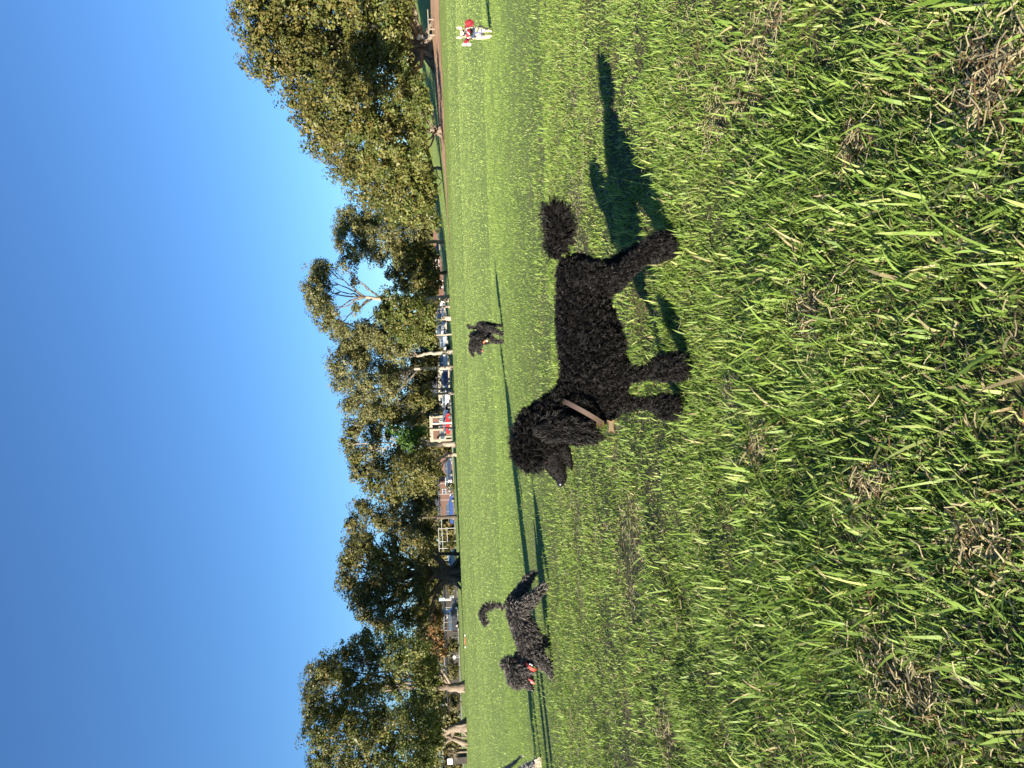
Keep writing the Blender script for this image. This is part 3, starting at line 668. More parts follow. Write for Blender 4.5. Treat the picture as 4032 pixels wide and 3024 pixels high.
# white Y shaped bracket
b = P(1798, 2430, 131.5); r_ = empty('net_post', (b.x, 131.5, float(hgt(b.x, 131.5))), 'white Y shaped steel post in front of the low fence', 'post')
MB().tube([(b.x, 131.5, float(hgt(b.x,131.5))-.1), P(1763, 2430, 131.5)], .05, 6).build('pole', M['white_metal'], r_)
for yy in (2418, 2443): MB().tube([P(1763, 2430, 131.5), P(1750, yy, 131.5)], .045, 6).build('arm', M['white_metal'], r_)

# cars
m_tyre = M['black']; m_chrome = mat('alloy_wheel', (.5,.5,.52), .3, metal=.8); m_lamp = mat('clear_lamp', (.8,.8,.78), .15, spec=.8); m_tail = mat('red_lamp', (.45,.02,.02), .2)
def car(label, D, yc, paint, rough=.3, kind='sedan', flip=False, L=4.5):
    c = P(1780, yc, D); z = float(hgt(c.x, D)) + (.062 if 136 < D < 145 else 0)
    Hh = {'sedan': 1.45, 'suv': 1.8, 'hatch': 1.5, 'van': 1.95}[kind]
    r = empty('parked_car', (c.x, D, z), label, 'car', 'cars parked along the street')
    s = L/4.5
    top = {'sedan': [(-1.45,.92),(-.95,Hh),(.55,Hh),(1.25,.95)], 'hatch': [(-1.95,1.0),(-1.6,Hh),(.45,Hh),(1.2,.98)], 'suv': [(-2.1,1.1),(-1.9,Hh),(.6,Hh),(1.2,1.1)], 'van': [(-2.15,1.1),(-2.1,Hh),(1.2,Hh),(1.8,1.1)]}[kind]
    sh = top[0][1]
    low = [(-2.2,.3),(-2.22,.6),(-2.12,sh-.02),(-1.5,sh),(1.25,sh),(1.95,sh-.15),(2.2,sh-.35),(2.25,.45),(2.15,.28)]
    sg = -1 if flip else 1
    m_ = MB(); n = len(low); ys = [(-.88,.96),(-.86,1),(.86,1),(.88,.96)]
    rings = [(-.88,.88),(-.9,.0),( .9,.0),(.88,.88)]
    V = []
    for yy, ins in ((-.80,.05),(-.90,0),(.90,0),(.80,.05)):
        for (a, b_) in low: V.append((sg*(a*s*(1-ins*.6)), yy, b_ if b_ < sh-.3 else b_-ins*.3))
    Fc = [tuple(range(n)), tuple(reversed(range(3*n, 4*n)))]
    for k_ in range(3):
        for i in range(n): Fc.append((k_*n+i, (k_+1)*n+i, (k_+1)*n+(i+1)%n, k_*n+(i+1)%n))
    m_.add(V, Fc)
    body = m_.build('body', mat('car_paint', paint, rough, spec=.6), r, world=False)
    # cabin: glass block with painted roof on it
    cb = MB(); q = [(sg*a*s, b_) for a, b_ in top]; 
    V = [(q[0][0], -.80, sh-.01), (q[1][0], -.66, Hh-.06), (q[2][0], -.66, Hh-.06), (q[3][0], -.80, sh-.01)]; V += [(a, -b_, c_) for a, b_, c_ in V]
    cb.add(V, [(0,1,2,3), (7,6,5,4), (0,4,5,1), (1,5,6,2), (2,6,7,3), (3,7,4,0)]); cb.build('window', M['glass'], r, world=False)
    rf = MB(); a, b_ = q[1][0], q[2][0]; rf.box(min(a,b_)-.02, max(a,b_)+.02, -.68, .68, Hh-.058, Hh); rf.build('roof', body.data.materials[0], r, world=False)
    for sy in (-1, 1):
        for i_, xx in enumerate((q[0][0]*.02, (q[1][0]+q[2][0])/2)):
            if i_: MB().tube([(xx, sy*.815, sh), (xx, sy*.68, Hh-.05)], .035, 5).build('pillar', body.data.materials[0], r, world=False)
    for xx in (-1.35, 1.4):
        for sy in (-1, 1):
            w_ = MB().tube([(sg*xx*s, sy*.74, .32), (sg*xx*s, sy*.93, .32)], .33, 16).build('wheel', m_tyre, r, world=False)
            MB().tube([(sg*xx*s, sy*.92, .32), (sg*xx*s, sy*.945, .32)], .2, 12).build('rim', m_chrome, w_, world=False)
    for sy in (-1, 1):
        MB().box(min(sg*2.16*s, sg*2.24*s), max(sg*2.16*s, sg*2.24*s), sy*.62-.16, sy*.62+.16, .62, .76).build('headlight', m_lamp, r, world=False)
        MB().box(min(-sg*2.14*s, -sg*2.24*s), max(-sg*2.14*s, -sg*2.24*s), sy*.66-.14, sy*.66+.14, .68, .84).build('taillight', m_tail, r, world=False)
    return r
car('white hatchback seen right of the pale tree stump', 141, 1232, (.7,.7,.7), kind='hatch')
car('white van between the thin pale stems', 142, 1272, (.72,.72,.70), kind='van', L=4.8)
car('silver blue car right of the leaning gum trunk', 141, 1345, (.35,.42,.5), kind='sedan', L=4.2)
car('white wagon just left of the leaning gum trunk', 140, 1415, (.7,.7,.68), kind='suv')
car('dark blue hatchback left of the straight forked gum', 141, 1480, (.04,.06,.16), kind='hatch')
car('silver hatchback under the thin cream pole', 141, 1570, (.45,.46,.5), kind='hatch', L=4.1)
car('navy sedan partly hidden behind the low leaves right of the red car', 141, 1628, (.03,.05,.13), kind='hatch', L=3.9)
car('bright red hatchback in front of the two storey house', 140, 1667, (.60,.02,.025), kind='hatch', L=3.6)
car('dark navy sedan below the brown tiled roof', 139, 1838, (.02,.035,.08), kind='sedan', L=4.6)
car('white sedan left of the dark navy sedan', 140, 1890, (.65,.66,.68), kind='sedan', L=4.4)
car('deep blue sedan in front of the tall court fence', 131, 2005, (.02,.06,.22), kind='sedan', L=4.9)
car('pale blue sedan beside the black fig trunk', 133, 2205, (.20,.32,.46), kind='sedan', L=4.4, flip=True)
car('black four wheel drive behind the low fence', 130, 2425, (.015,.018,.03), kind='suv', L=4.9)

# pale cut stump between the thin stems
p = P(1789, 1250, 97); g = float(hgt(p.x, 97)); st = empty('tree_stump', (p.x, 97, g), 'pale cut stump standing between the thin stems of the dark green tree', 'stump')
MB().tube([(p.x,97,g-.1),(p.x-.02,97,g+.3),(p.x+.03,97,g+.75),(p.x,97,g+1.15)], [.38,.27,.25,.22], 10).build('trunk', M['bark_pale'], st, smooth=True)
MB().tube([(p.x,97,g+1.15),(p.x,97,g+1.17)], .2, 10).build('cut_face', mat('cut_wood', (.62,.50,.33), .8), st)
# litter far out on the field
p = G(1835, 2525); lt = empty('dog_toy', (p.x, p.y, .03), 'small brown rope toy with white ends lying far out on the grass', 'toy')
MB().tube([p+Vector((-.30,0,.05)), p+Vector((-.1,.03,.09)), p+Vector((.15,0,.07)), p+Vector((.32,0,.08))], [.035,.05,.05,.035], 7).build('rope', mat('brown_rope', (.35,.12,.06), .8), lt)
for dx in (-.45, .48): MB().ell(p+Vector((dx, 0, .07)), (.10, .06, .055), 8, 6).build('knot', M['white'], lt)

# ------------------------------------------------------------------ bodies grown from overlapping volumes, then fur
def remeshed(name, spheres, voxel, mt, parent, smooth=6):
    m_ = MB()
    for c_, r_ in spheres: m_.ell(c_, r_, 12, 8)
    me = m_.mesh('raw'); o = bpy.data.objects.new('raw', me); col.objects.link(o)
    a = o.modifiers.new('r', 'REMESH'); a.mode = 'VOXEL'; a.voxel_size = voxel
    b = o.modifiers.new('s', 'SMOOTH'); b.factor = .6; b.iterations = smooth
    dg = bpy.context.evaluated_depsgraph_get(); out = bpy.data.meshes.new_from_object(o.evaluated_get(dg))
    bpy.data.objects.remove(o); out.name = name
    out.polygons.foreach_set('use_smooth', [True]*len(out.polygons))
    return link(name, out, mt, parent)
def chain(pts, conv, D, step=.45):
    """pts: (cx, cy, r, dy, wf) in crop units -> list of (centre, radii) and per sphere tangent"""
    out = []; u = None
    X = [P(*conv(p[0], p[1]), D + (p[3] if len(p) > 3 else 0)) for p in pts]
    sc_ = conv.u * D / F
    Rr = [p[2]*sc_ for p in pts]; Wf = [p[4] if len(p) > 4 else .9 for p in pts]
    if len(pts) == 1: return [(X[0], (Rr[0], Rr[0]*Wf[0], Rr[0]))], [Vector((0, 0, -1))]
    tg = []
    for i in range(len(X)-1):
        d = (X[i+1]-X[i]).length; n = max(1, int(d/(step*min(Rr[i], Rr[i+1])+1e-6)))
        for k_ in range(n+(i == len(X)-2)):
            t = k_/n; rr = Rr[i]*(1-t)+Rr[i+1]*t; wf = Wf[i]*(1-t)+Wf[i+1]*t
            out.append((X[i].lerp(X[i+1], t), (rr, rr*wf, rr))); tg.append((X[i+1]-X[i]).normalized())
    return out, tg
class Conv:
    def __init__(s, ox, oy, k): s.ox, s.oy, s.k = ox, oy, k; s.u = 1/k
    def __call__(s, cx, cy): return s.ox+cx/s.k, s.oy+cy/s.k
def fur(name, body, sph, tgs, lens, N, width, mt, parent, curl=.0028, turns=1.4, per=4, seed=1, droop=.35, flow=.5, segs=6, tint=(1,1,1), var=.35, spread=.004):
    """curly locks: groups of thin ribbons that follow one helix"""
    r = np.random.default_rng(seed); me = body.data; me.calc_loop_triangles()
    vc = np.empty(len(me.vertices)*3, np.float32); me.vertices.foreach_get('co', vc); vc = vc.reshape(-1, 3)
    tr = np.empty(len(me.loop_triangles)*3, np.int32); me.loop_triangles.foreach_get('vertices', tr); tr = tr.reshape(-1, 3)
    a, b, c = vc[tr[:, 0]], vc[tr[:, 1]], vc[tr[:, 2]]; nr = np.cross(b-a, c-a); ar = np.linalg.norm(nr, axis=1)
    C_ = np.array([list(s_[0]) for s_ in sph]); Rr = np.array([s_[1][0] for s_ in sph]); Tg = np.array([list(t) for t in tgs]); Ln = np.array(lens)
    Fw = np.array(flow if hasattr(flow, '__len__') else [flow]*len(sph)); idx = r.choice(len(tr), N, p=ar/ar.sum()); u = r.random((N, 2)); f_ = u.sum(1) > 1; u[f_] = 1-u[f_]
    p = a[idx] + (b-a)[idx]*u[:, :1] + (c-a)[idx]*u[:, 1:]; n = nr[idx]/ar[idx][:, None]
    near = np.empty(N, int)
    for i0 in range(0, N, 4000):
        d = np.linalg.norm(p[i0:i0+4000, None]-C_[None], axis=2)-Rr[None]; near[i0:i0+4000] = d.argmin(1)
    L = Ln[near]; ok = L > 0; p, n, near, L = p[ok], n[ok], near[ok], L[ok]; N = len(p); fw = Fw[near][:, None]
    t = Tg[near]; t = t - n*(t*n).sum(1)[:, None]
    d = n*np.where(fw > 1.5, .45, 1.0) + t*fw + r.normal(size=(N, 3))*.28 + np.array([0, 0, -droop]); d /= np.linalg.norm(d, axis=1)[:, None]
    L = L*r.uniform(.55, 1.4, N)
    s1 = np.cross(d, r.normal(size=(N, 3))); s1 /= np.linalg.norm(s1, axis=1)[:, None]; s2 = np.cross(d, s1)
    ph = r.uniform(0, 2*np.pi, N); tn = turns*r.uniform(.7, 1.3, N)*np.where(r.random(N) < .5, 1, -1)
    rc = np.minimum(curl, L*.22)*r.uniform(.6, 1.4, N)
    # replicate into locks
    rep = lambda q: np.repeat(q, per, 0)
    off = (rep(s1)*r.normal(size=(N*per, 1)) + rep(s2)*r.normal(size=(N*per, 1)))*spread
    p, d, s1, s2, ph, tn, rc, L = rep(p)+off, rep(d), rep(s1), rep(s2), rep(ph)+r.normal(0, .35, N*per), rep(tn), rep(rc), rep(L)*r.uniform(.8, 1.1, N*per)
    K = N*per; V = np.zeros((K, 2*segs, 3), np.float32); bw = np.cross(d, r.normal(size=(K, 3))); bw /= np.linalg.norm(bw, axis=1)[:, None]
    for k_ in range(segs):
        q = k_/(segs-1); th = ph + tn*2*np.pi*q
        cen = p + d*(L*q*(1-.15*q))[:, None] + (s1*(np.cos(th)-np.cos(ph))[:, None] + s2*(np.sin(th)-np.sin(ph))[:, None])*(rc*min(1, q*2.5))[:, None]
        cen[:, 2] -= droop*L*q*q*.5
        ww = width*.5*(1-.75*q**2)
        V[:, 2*k_] = cen-bw*ww; V[:, 2*k_+1] = cen+bw*ww
    base = (np.arange(K)*2*segs)[:, None]
    fs = [base+np.array([[2*k_, 2*k_+1, 2*k_+3, 2*k_+2]]) for k_ in range(segs-1)]
    cc = np.repeat(r.uniform(1-var, 1+var, (N, 1)), per, 0)*np.array(tint)
    cc = np.repeat(cc[:, None], 2*segs, 1).reshape(-1, 3)
    me2 = np_mesh(name, V.reshape(-1, 3), fs, cc, smooth=True)
    return link(name, me2, mt, parent)
def fur_mat(name, basec, rough=.5, spec=.5):
    return mat(name, basec, rough, spec=spec, noise=(30, tuple(q*1.5 for q in basec), 3), attr=True)
def dog(name, label, D, conv, base, chains, skin, furm, voxel, fur_args, root_pt):
    x, y = root_pt; b = G(x, y); rt = empty(name, (b.x, b.y, float(hgt(b.x, b.y))), label, 'dog')
    S = []; Tt = []; Ls = []; Fl = []
    for ch in chains:
        s_, t_ = chain(ch['p'], conv, D); S += s_; Tt += t_; Ls += [ch['L']]*len(s_); Fl += [ch.get('fl', fur_args.get('flow', .5))]*len(s_)
    body = remeshed('body', S, voxel, skin, rt)
    fa_ = dict(fur_args); fa_['flow'] = Fl; f_ = fur('fur', body, S, Tt, Ls, mt=furm, parent=rt, **fa_)
    return rt, body
bpy.context.view_layer.update()
m_skin = mat('black_skin', (.008,.007,.007), .8, spec=.15, bump=(120, .5, .004))
m_fur = fur_mat('black_curly_fur', (.0078,.0067,.0061), .58, .24)
m_nose = mat('wet_black_nose', (.012,.012,.014), .28, spec=.6); m_eye = mat('dark_eye', (.02,.012,.008), .08, spec=.8)
m_tongue = mat('pink_tongue', (.50,.14,.13), .4); m_mouth = mat('dark_mouth', (.10,.03,.03), .4)

# main poodle -------------------------------------------------------------
c1 = Conv(1900, 700, 1.276); D1 = 2.09
ch = [
 dict(p=[(475,482,98,.045,.8),(492,580,118,.035,.78),(512,700,142,.02,.76),(548,860,163,.0,.74),(562,980,168,-.005,.72),(585,1090,130,-.005,.72),(610,1150,72,0,.8)], L=.015),
 dict(p=[(500,1050,112,-.005,.75),(455,1120,98,-.01,.75),(380,1170,92,-.015,.78),(300,1230,95,-.02,.8)], L=.016),
 dict(p=[(470,1140,92,-.01,.7),(530,1190,66,-.01,.7)], L=.013),
 dict(p=[(270,1250,92,-.02,.85),(240,1330,84,-.02,.9),(225,1395,62,-.02,.9),(258,1428,40,-.02,.9)], L=.023),
 dict(p=[(210,1290,48,-.02,.9),(195,1370,38,-.02,1)], L=.028),
 dict(p=[(330,1330,66,-.02,.7),(350,1400,46,-.02,.72)], L=.010),
 dict(p=[(340,1405,52,-.02,.8),(366,1455,46,-.02,.75),(386,1492,40,-.02,.75),(397,1512,31,-.02,.8)], L=.0025),
 dict(p=[(390,1350,44,-.02,.6),(428,1395,27,-.02,.6),(443,1440,19,-.02,.7),(446,1462,14,-.02,.8)], L=.004),
 dict(p=[(290,1265,48,-.066,.4),(360,1262,62,-.074,.35),(440,1268,64,-.078,.35),(505,1282,50,-.076,.4),(545,1296,30,-.074,.5)], L=.030, fl=2.2),
 dict(p=[(290,1265,44,.030,.4),(380,1262,58,.040,.35),(480,1275,50,.040,.4)], L=.024),
 dict(p=[(530,500,85,-.005,.7),(610,525,76,-.012,.65),(690,490,50,-.012,.75),(745,440,38,-.01,.8),(800,390,42,-.008,.9),(860,350,60,-.006,.95),(910,340,64,-.006,.95),(955,338,48,-.006,1),(975,345,28,-.006,1)], L=.013),
 dict(p=[(560,490,75,.085,.7),(660,470,56,.09,.75),(740,400,38,.095,.8),(800,375,44,.095,.9),(860,368,52,.095,.95),(925,360,44,.095,1)], L=.017),
 dict(p=[(640,1000,78,-.03,.6),(730,990,40,-.035,.8),(800,985,29,-.038,.9),(860,972,34,-.04,1),(915,955,66,-.042,.95),(965,950,68,-.042,.95),(1005,958,50,-.042,1)], L=.012),
 dict(p=[(650,1120,70,.03,.6),(740,1135,34,.035,.8),(820,1133,28,.036,.9),(870,1138,36,.036,1),(920,1150,62,.036,.95),(960,1152,56,.036,1)], L=.012),
 dict(p=[(430,430,26,.045,.9),(395,412,15,.045,1),(366,388,16,.045,1)], L=.007),
 dict(p=[(362,368,26,.045,1),(370,335,38,.045,.9),(384,285,50,.045,.85),(380,220,56,.045,.85),(350,172,36,.045,.9),(326,148,16,.045,1)], L=.030),
]
pood, pbody = dog('poodle', 'large black curly poodle with brown collar standing nearest the camera, head to the left', D1, c1, None, ch, m_skin, m_fur, .0065,
   dict(N=12500, width=.0018, per=7, curl=.0042, turns=1.7, seed=2, droop=.2, flow=.3, segs=4, spread=.0017, var=.6), (2690, 1200))
def PC(conv, cx, cy, D): return P(*conv(cx, cy), D)
u1 = D1/F/1.276
MB().ell(PC(c1, 392, 1534, D1-.02), (.0110, .0100, .0100)).build('nose', m_nose, pood, smooth=True)
MB().ell(PC(c1, 318, 1428, D1-.052), (.0045,)*3).build('eye', m_eye, pood, smooth=True)
# collar band
def band(name, conv, D, p0, p1, depth, width, mt, parent, n=48, dyc=0, th=.0025):
    a = PC(conv, *p0, D+dyc); b = PC(conv, *p1, D+dyc); cen = (a+b)/2; ax = (a-b)/2; w_ = Vector((0, 1, 0))
    nrm = ax.normalized().cross(w_).normalized()
    V = []; Fc = []
    for i in range(n):
        t = 2*math.pi*i/n; q = cen + ax*math.cos(t) + w_*(depth*math.sin(t)); o = (q-cen).normalized()*th
        V += [q-nrm*width/2, q+nrm*width/2, q+nrm*width/2+o, q-nrm*width/2+o]
    for i in range(n):
        j = (i+1) % n
        for k_ in range(4): Fc.append((i*4+k_, j*4+k_, j*4+(k_+1)%4, i*4+(k_+1)%4))
    m_ = MB(); m_.add(V, Fc); return m_.build(name, mt, parent, smooth=False)
m_col = mat('brown_leather', (.095,.065,.05), .5, bump=(60,.3,.001)); m_gold = mat('gold_metal', (.85,.55,.25), .25, metal=1); m_rose = mat('rose_gold_plate', (.36,.27,.16), .35, metal=.7)
cl = band('collar', c1, D1, (378, 1112), (600, 1238), .088, .0125, m_col, pood, dyc=-.01)
bc = PC(c1, 588, 1238, D1-.055)
MB().box(bc.x-.009, bc.x+.009, bc.y-.006, bc.y, bc.z-.011, bc.z+.010).build('buckle', m_gold, cl)
MB().tube([PC(c1, 596+8*math.sin(t), 1248+10*math.cos(t), D1-.06) for t in np.linspace(0, 6.28, 12)], .0014, 5).build('ring', m_gold, cl)
def bone():
    cx, cy = 645, 1250; pts = []
    for t in np.linspace(0, 2*math.pi, 33)[:-1]:
        a = math.cos(t); b_ = math.sin(t)      # a along cy
        L = 34; lobe = abs(a)**6
        yy = L*math.copysign(abs(a)**.5, a) - (8*math.copysign(1, a)*max(0, 1-abs(b_)*3) if abs(a) > .8 else 0)
        xx = math.copysign(abs(b_)**.8, b_)*(13 + 26*abs(a)**2*(1 if abs(b_) > .12 else .4))
        pts.append((cx+xx, cy+yy))
    tg_ = empty_child = None
    A = [PC(c1, *q, D1-.062) for q in pts]; m_ = MB(); n = len(A)
    m_.add(A + [q+Vector((0, .002, 0)) for q in A], [tuple(range(n)), tuple(reversed(range(n, 2*n)))] + [(i, (i+1)%n, (i+1)%n+n, i+n) for i in range(n)])
    t_ = m_.build('tag', m_rose, pood); t_['label'] = 'bone shaped gold tag'
    rim = MB()
    for i in range(n):
        for q in (A[i], A[i].lerp(A[(i+1)%n], .5)): rim.ell(q+Vector((0, -.001, 0)), (.0014,)*3, 6, 4)
    tag(rim.build('bead_rim', m_gold, t_), kind='stuff')
bone()

# running dog -----------------------------------------------------------------
c2 = Conv(1700, 2150, 2.37); D2 = 5.35
ch = [
 dict(p=[(765,560,72,.03,.85),(800,650,90,.02,.8),(850,760,105,.01,.78),(900,870,112,0,.78),(915,960,108,0,.75),(900,1030,80,0,.75)], L=.028),
 dict(p=[(870,1010,74,0,.8),(830,1090,70,-.01,.85),(800,1150,84,-.02,.9)], L=.026),
 dict(p=[(780,1150,88,-.02,.95),(790,1230,82,-.02,.95)], L=.030),
 dict(p=[(720,1110,50,-.02,1.2),(680,1090,28,.0,1)], L=.036),
 dict(p=[(840,1240,50,-.03,.9),(890,1295,34,-.035,.9),(928,1325,22,-.035,.9)], L=.014),
 dict(p=[(880,1210,40,-.03,.8),(930,1245,24,-.035,.8),(955,1272,14,-.035,.8)], L=.012),
 dict(p=[(850,1140,34,-.085,.5),(900,1160,40,-.09,.4),(930,1170,24,-.09,.5)], L=.028),
 dict(p=[(660,572,20,.03,1),(600,552,19,.03,1),(540,558,26,.03,.8),(490,590,32,.03,.7),(462,630,30,.03,.7),(478,690,27,.03,.7),(505,730,17,.03,.8),(530,722,10,.03,1)], L=.026),
 dict(p=[(770,520,70,.07,.7),(825,440,56,.08,.8),(865,360,44,.08,.85),(900,300,36,.08,.9),(950,258,24,.08,1),(966,246,16,.08,1)], L=.024),
 dict(p=[(830,580,74,-.04,.7),(920,510,54,-.05,.8),(975,450,42,-.05,.85),(1020,405,36,-.05,.9),(1055,370,24,-.05,1)], L=.024),
 dict(p=[(960,900,66,.05,.6),(1050,885,42,.06,.9),(1115,905,42,.06,.9),(1165,955,34,.06,1)], L=.022),
 dict(p=[(960,1010,74,-.05,.6),(1030,1080,54,-.06,.8),(1095,1140,46,-.06,.9),(1145,1200,38,-.06,1),(1190,1262,28,-.06,1)], L=.024),
]
m_skin2 = mat('charcoal_skin', (.022,.019,.018), .75, spec=.2, bump=(60,.5,.01)); m_fur2 = fur_mat('charcoal_shaggy_fur', (.078,.069,.063), .6, .3)
run, rb = dog('dog', 'shaggy charcoal dog with red collar running with hind legs kicked back', D2, c2, None, ch, m_skin2, m_fur2, .010,
   dict(N=6000, width=.0056, per=3, curl=.003, turns=.5, seed=5, droop=.25, flow=.8, segs=5, spread=.004), (2190, 2550))
MB().ell(PC(c2, 938, 1340, D2-.04), (.014,.013,.013)).build('nose', m_nose, run, smooth=True)
MB().ell(PC(c2, 832, 1275, D2-.085), (.008,)*3).build('eye', m_eye, run, smooth=True)
MB().tube([PC(c2, 905, 1235, D2-.045), PC(c2, 935, 1262, D2-.055), PC(c2, 958, 1285, D2-.055)], [.010, .014, .007], 8).build('tongue', m_tongue, run, smooth=True)
m_red = mat('red_webbing', (.62,.07,.05), .6)
cl2 = band('collar', c2, D2, (856, 1064), (978, 1130), .102, .020, m_red, run, dyc=-.01, th=.004)
for t in (.25, .6):
    a = PC(c2, 905+50*t, 1095+25*t, D2-.105); MB().ell(a, (.007,.004,.007), 8, 5).build('stud', M['grey_metal'], cl2)

# far black dog -----------------------------------------------------------------
c3 = Conv(1750, 1000, 3.6875); D3 = 8.9
ch = [
 dict(p=[(540,1055,78,.06,.85),(570,1110,88,.03,.85),(600,1180,86,0,.85),(590,1240,72,-.02,.85)], L=.012),
 dict(p=[(520,1230,66,-.02,.9),(455,1290,76,-.03,.95),(430,1320,66,-.03,1)], L=.030),
 dict(p=[(400,1190,40,.03,.6),(430,1170,46,.04,.6),(440,1180,34,.04,.6)], L=.03),
 dict(p=[(480,1370,50,-.04,.8),(505,1410,36,-.04,.8),(515,1440,24,-.04,.8)], L=.012),
 dict(p=[(385,1390,34,-.03,.5),(400,1440,27,-.03,.5),(412,1480,20,-.03,.5)], L=.02),
 dict(p=[(470,1060,17,.08,1),(410,1068,14,.08,1),(362,1070,14,.08,1),(345,1050,15,.08,1),(340,1030,12,.08,1)], L=.02),
 dict(p=[(600,1035,56,.10,.7),(690,1030,34,.12,.8),(760,1035,24,.12,.9),(830,1040,22,.12,1),(848,1050,15,.12,1)], L=.006),
 dict(p=[(620,1090,56,-.02,.7),(700,1110,40,-.05,.8),(770,1130,30,-.05,.9),(830,1160,26,-.05,1),(848,1175,17,-.05,1)], L=.016),
 dict(p=[(640,1220,56,.0,.7),(720,1265,34,.0,.8),(790,1275,24,.0,.9),(850,1265,20,.0,1)], L=.014),
]
m_fur3 = fur_mat('soft_black_fur', (.035,.031,.029), .55, .4)
far, fb = dog('dog', 'small black dog with clipped body and fluffy ears standing far off in the middle', D3, c3, None, ch, m_skin, m_fur3, .009,
   dict(N=2900, width=.009, per=3, curl=.005, turns=.7, seed=6, droop=.4, flow=.6, segs=4, spread=.006), (1982, 1290))
MB().ell(PC(c3, 520, 1458, D3-.05), (.014,.014,.012)).build('nose', m_nose, far, smooth=True)
MB().tube([PC(c3, 535, 1400, D3-.05), PC(c3, 558, 1415, D3-.06)], [.012, .008], 6).build('tongue', m_tongue, far, smooth=True)
cl3 = band('collar', c3, D3, (555, 1300), (640, 1225), .10, .02, mat('orange_collar', (.35,.12,.05), .6), far, dyc=-.02)
MB().ell(PC(c3, 625, 1250, D3-.14), (.022,.008,.022)).build('tag', m_gold, cl3)

# small cream dog facing the camera -----------------------------------------------
c4 = Conv(1550, 0, 3.318); D4 = 9.0
ch = [
 dict(p=[(920,432,50,-.04,.9),(925,440,46,-.06,.9)], L=.008),
 dict(p=[(935,443,26,-.10,1.2),(940,445,18,-.14,1.2)], L=0),
 dict(p=[(890,385,22,-.02,.6),(855,360,23,-.02,.35),(825,342,11,-.02,.4)], L=.004),
 dict(p=[(890,478,22,-.02,.6),(850,490,23,-.02,.35),(822,502,11,-.02,.4)], L=.004),
 dict(p=[(980,432,44,.0,.9),(1040,436,58,.02,1.2),(1090,432,66,.06,1.5),(1120,430,60,.12,1.6),(1110,415,58,.24,1.2)], L=.010),
 dict(p=[(1110,478,36,.0,.8),(1160,490,24,-.02,.9),(1220,488,16,-.03,1),(1260,480,15,-.04,1),(1268,468,14,-.07,1)], L=.005),
 dict(p=[(1120,392,36,.0,.8),(1180,398,22,-.02,.9),(1230,402,15,-.03,1),(1270,405,13,-.04,1),(1278,412,12,-.06,1)], L=.005),
 dict(p=[(1130,470,40,.24,.9),(1190,478,20,.27,1),(1250,470,15,.26,1)], L=.005),
 dict(p=[(1130,370,40,.24,.9),(1180,372,20,.27,1),(1235,378,14,.26,1)], L=.005),
 dict(p=[(1080,372,16,.32,1),(1040,360,14,.40,1),(1010,352,12,.42,1)], L=.010),
]
m_cream = mat('cream_coat', (.70,.58,.44), .75, noise=(14,(.62,.48,.34),4)); m_fur4 = mat('cream_fur', (.72,.60,.46), .7, attr=True)
m_fur4 = mat('cream_fur2', (.70,.58,.44), .7, noise=(14,(.62,.48,.34),4), attr=True)
chi, cb_ = dog('dog', 'small cream dog with upright ears, red and white scarf and navy harness', D4, c4, None, ch, m_cream, m_fur4, .009,
   dict(N=3200, width=.006, per=2, curl=.001, turns=.4, seed=7, droop=.1, flow=.9, segs=3, spread=.004, var=.12), (1936, 440/3.318))
m_pink = mat('pink_inner_ear', (.72,.40,.32), .6)
for cy in (362, 490): MB().ell(PC(c4, 858, cy, D4-.045), (.017,.006,.034)).build('inner_ear', m_pink, chi, smooth=True)
for cy in (403, 470): MB().ell(PC(c4, 912, cy, D4-.142), (.013,.010,.012)).build('eye', m_eye, chi, smooth=True)
MB().ell(PC(c4, 928, 446, D4-.205), (.016,.012,.012)).build('nose', m_nose, chi, smooth=True)
MB().ell(PC(c4, 1000, 412, D4-.10), (.035,.02,.03)).build('throat_patch', mat('grey_brown_patch', (.10,.08,.07), .8), chi, smooth=True)
m_nvy = mat('navy_webbing', (.06,.10,.24), .6)
hz = MB()
for pts in ([(1000,490),(1020,500),(1045,470),(1050,440)], [(1005,345),(1040,352),(1060,385),(1052,440)], [(1050,432),(1110,428),(1150,430)], [(1140,380),(1150,400),(1150,450),(1147,480)]):
    hz.tube([PC(c4, a, b_, D4-.19 if 360 < b_ < 500 else D4-.12) for a, b_ in pts], .0075, 6)
tag(hz.build('harness', m_nvy, chi), 'navy harness straps', None)
m_scr = mat('red_wool', (.26,.018,.03), .85, bump=(80,.6,.004)); m_scw = mat('white_wool', (.78,.74,.70), .85, bump=(80,.6,.004))
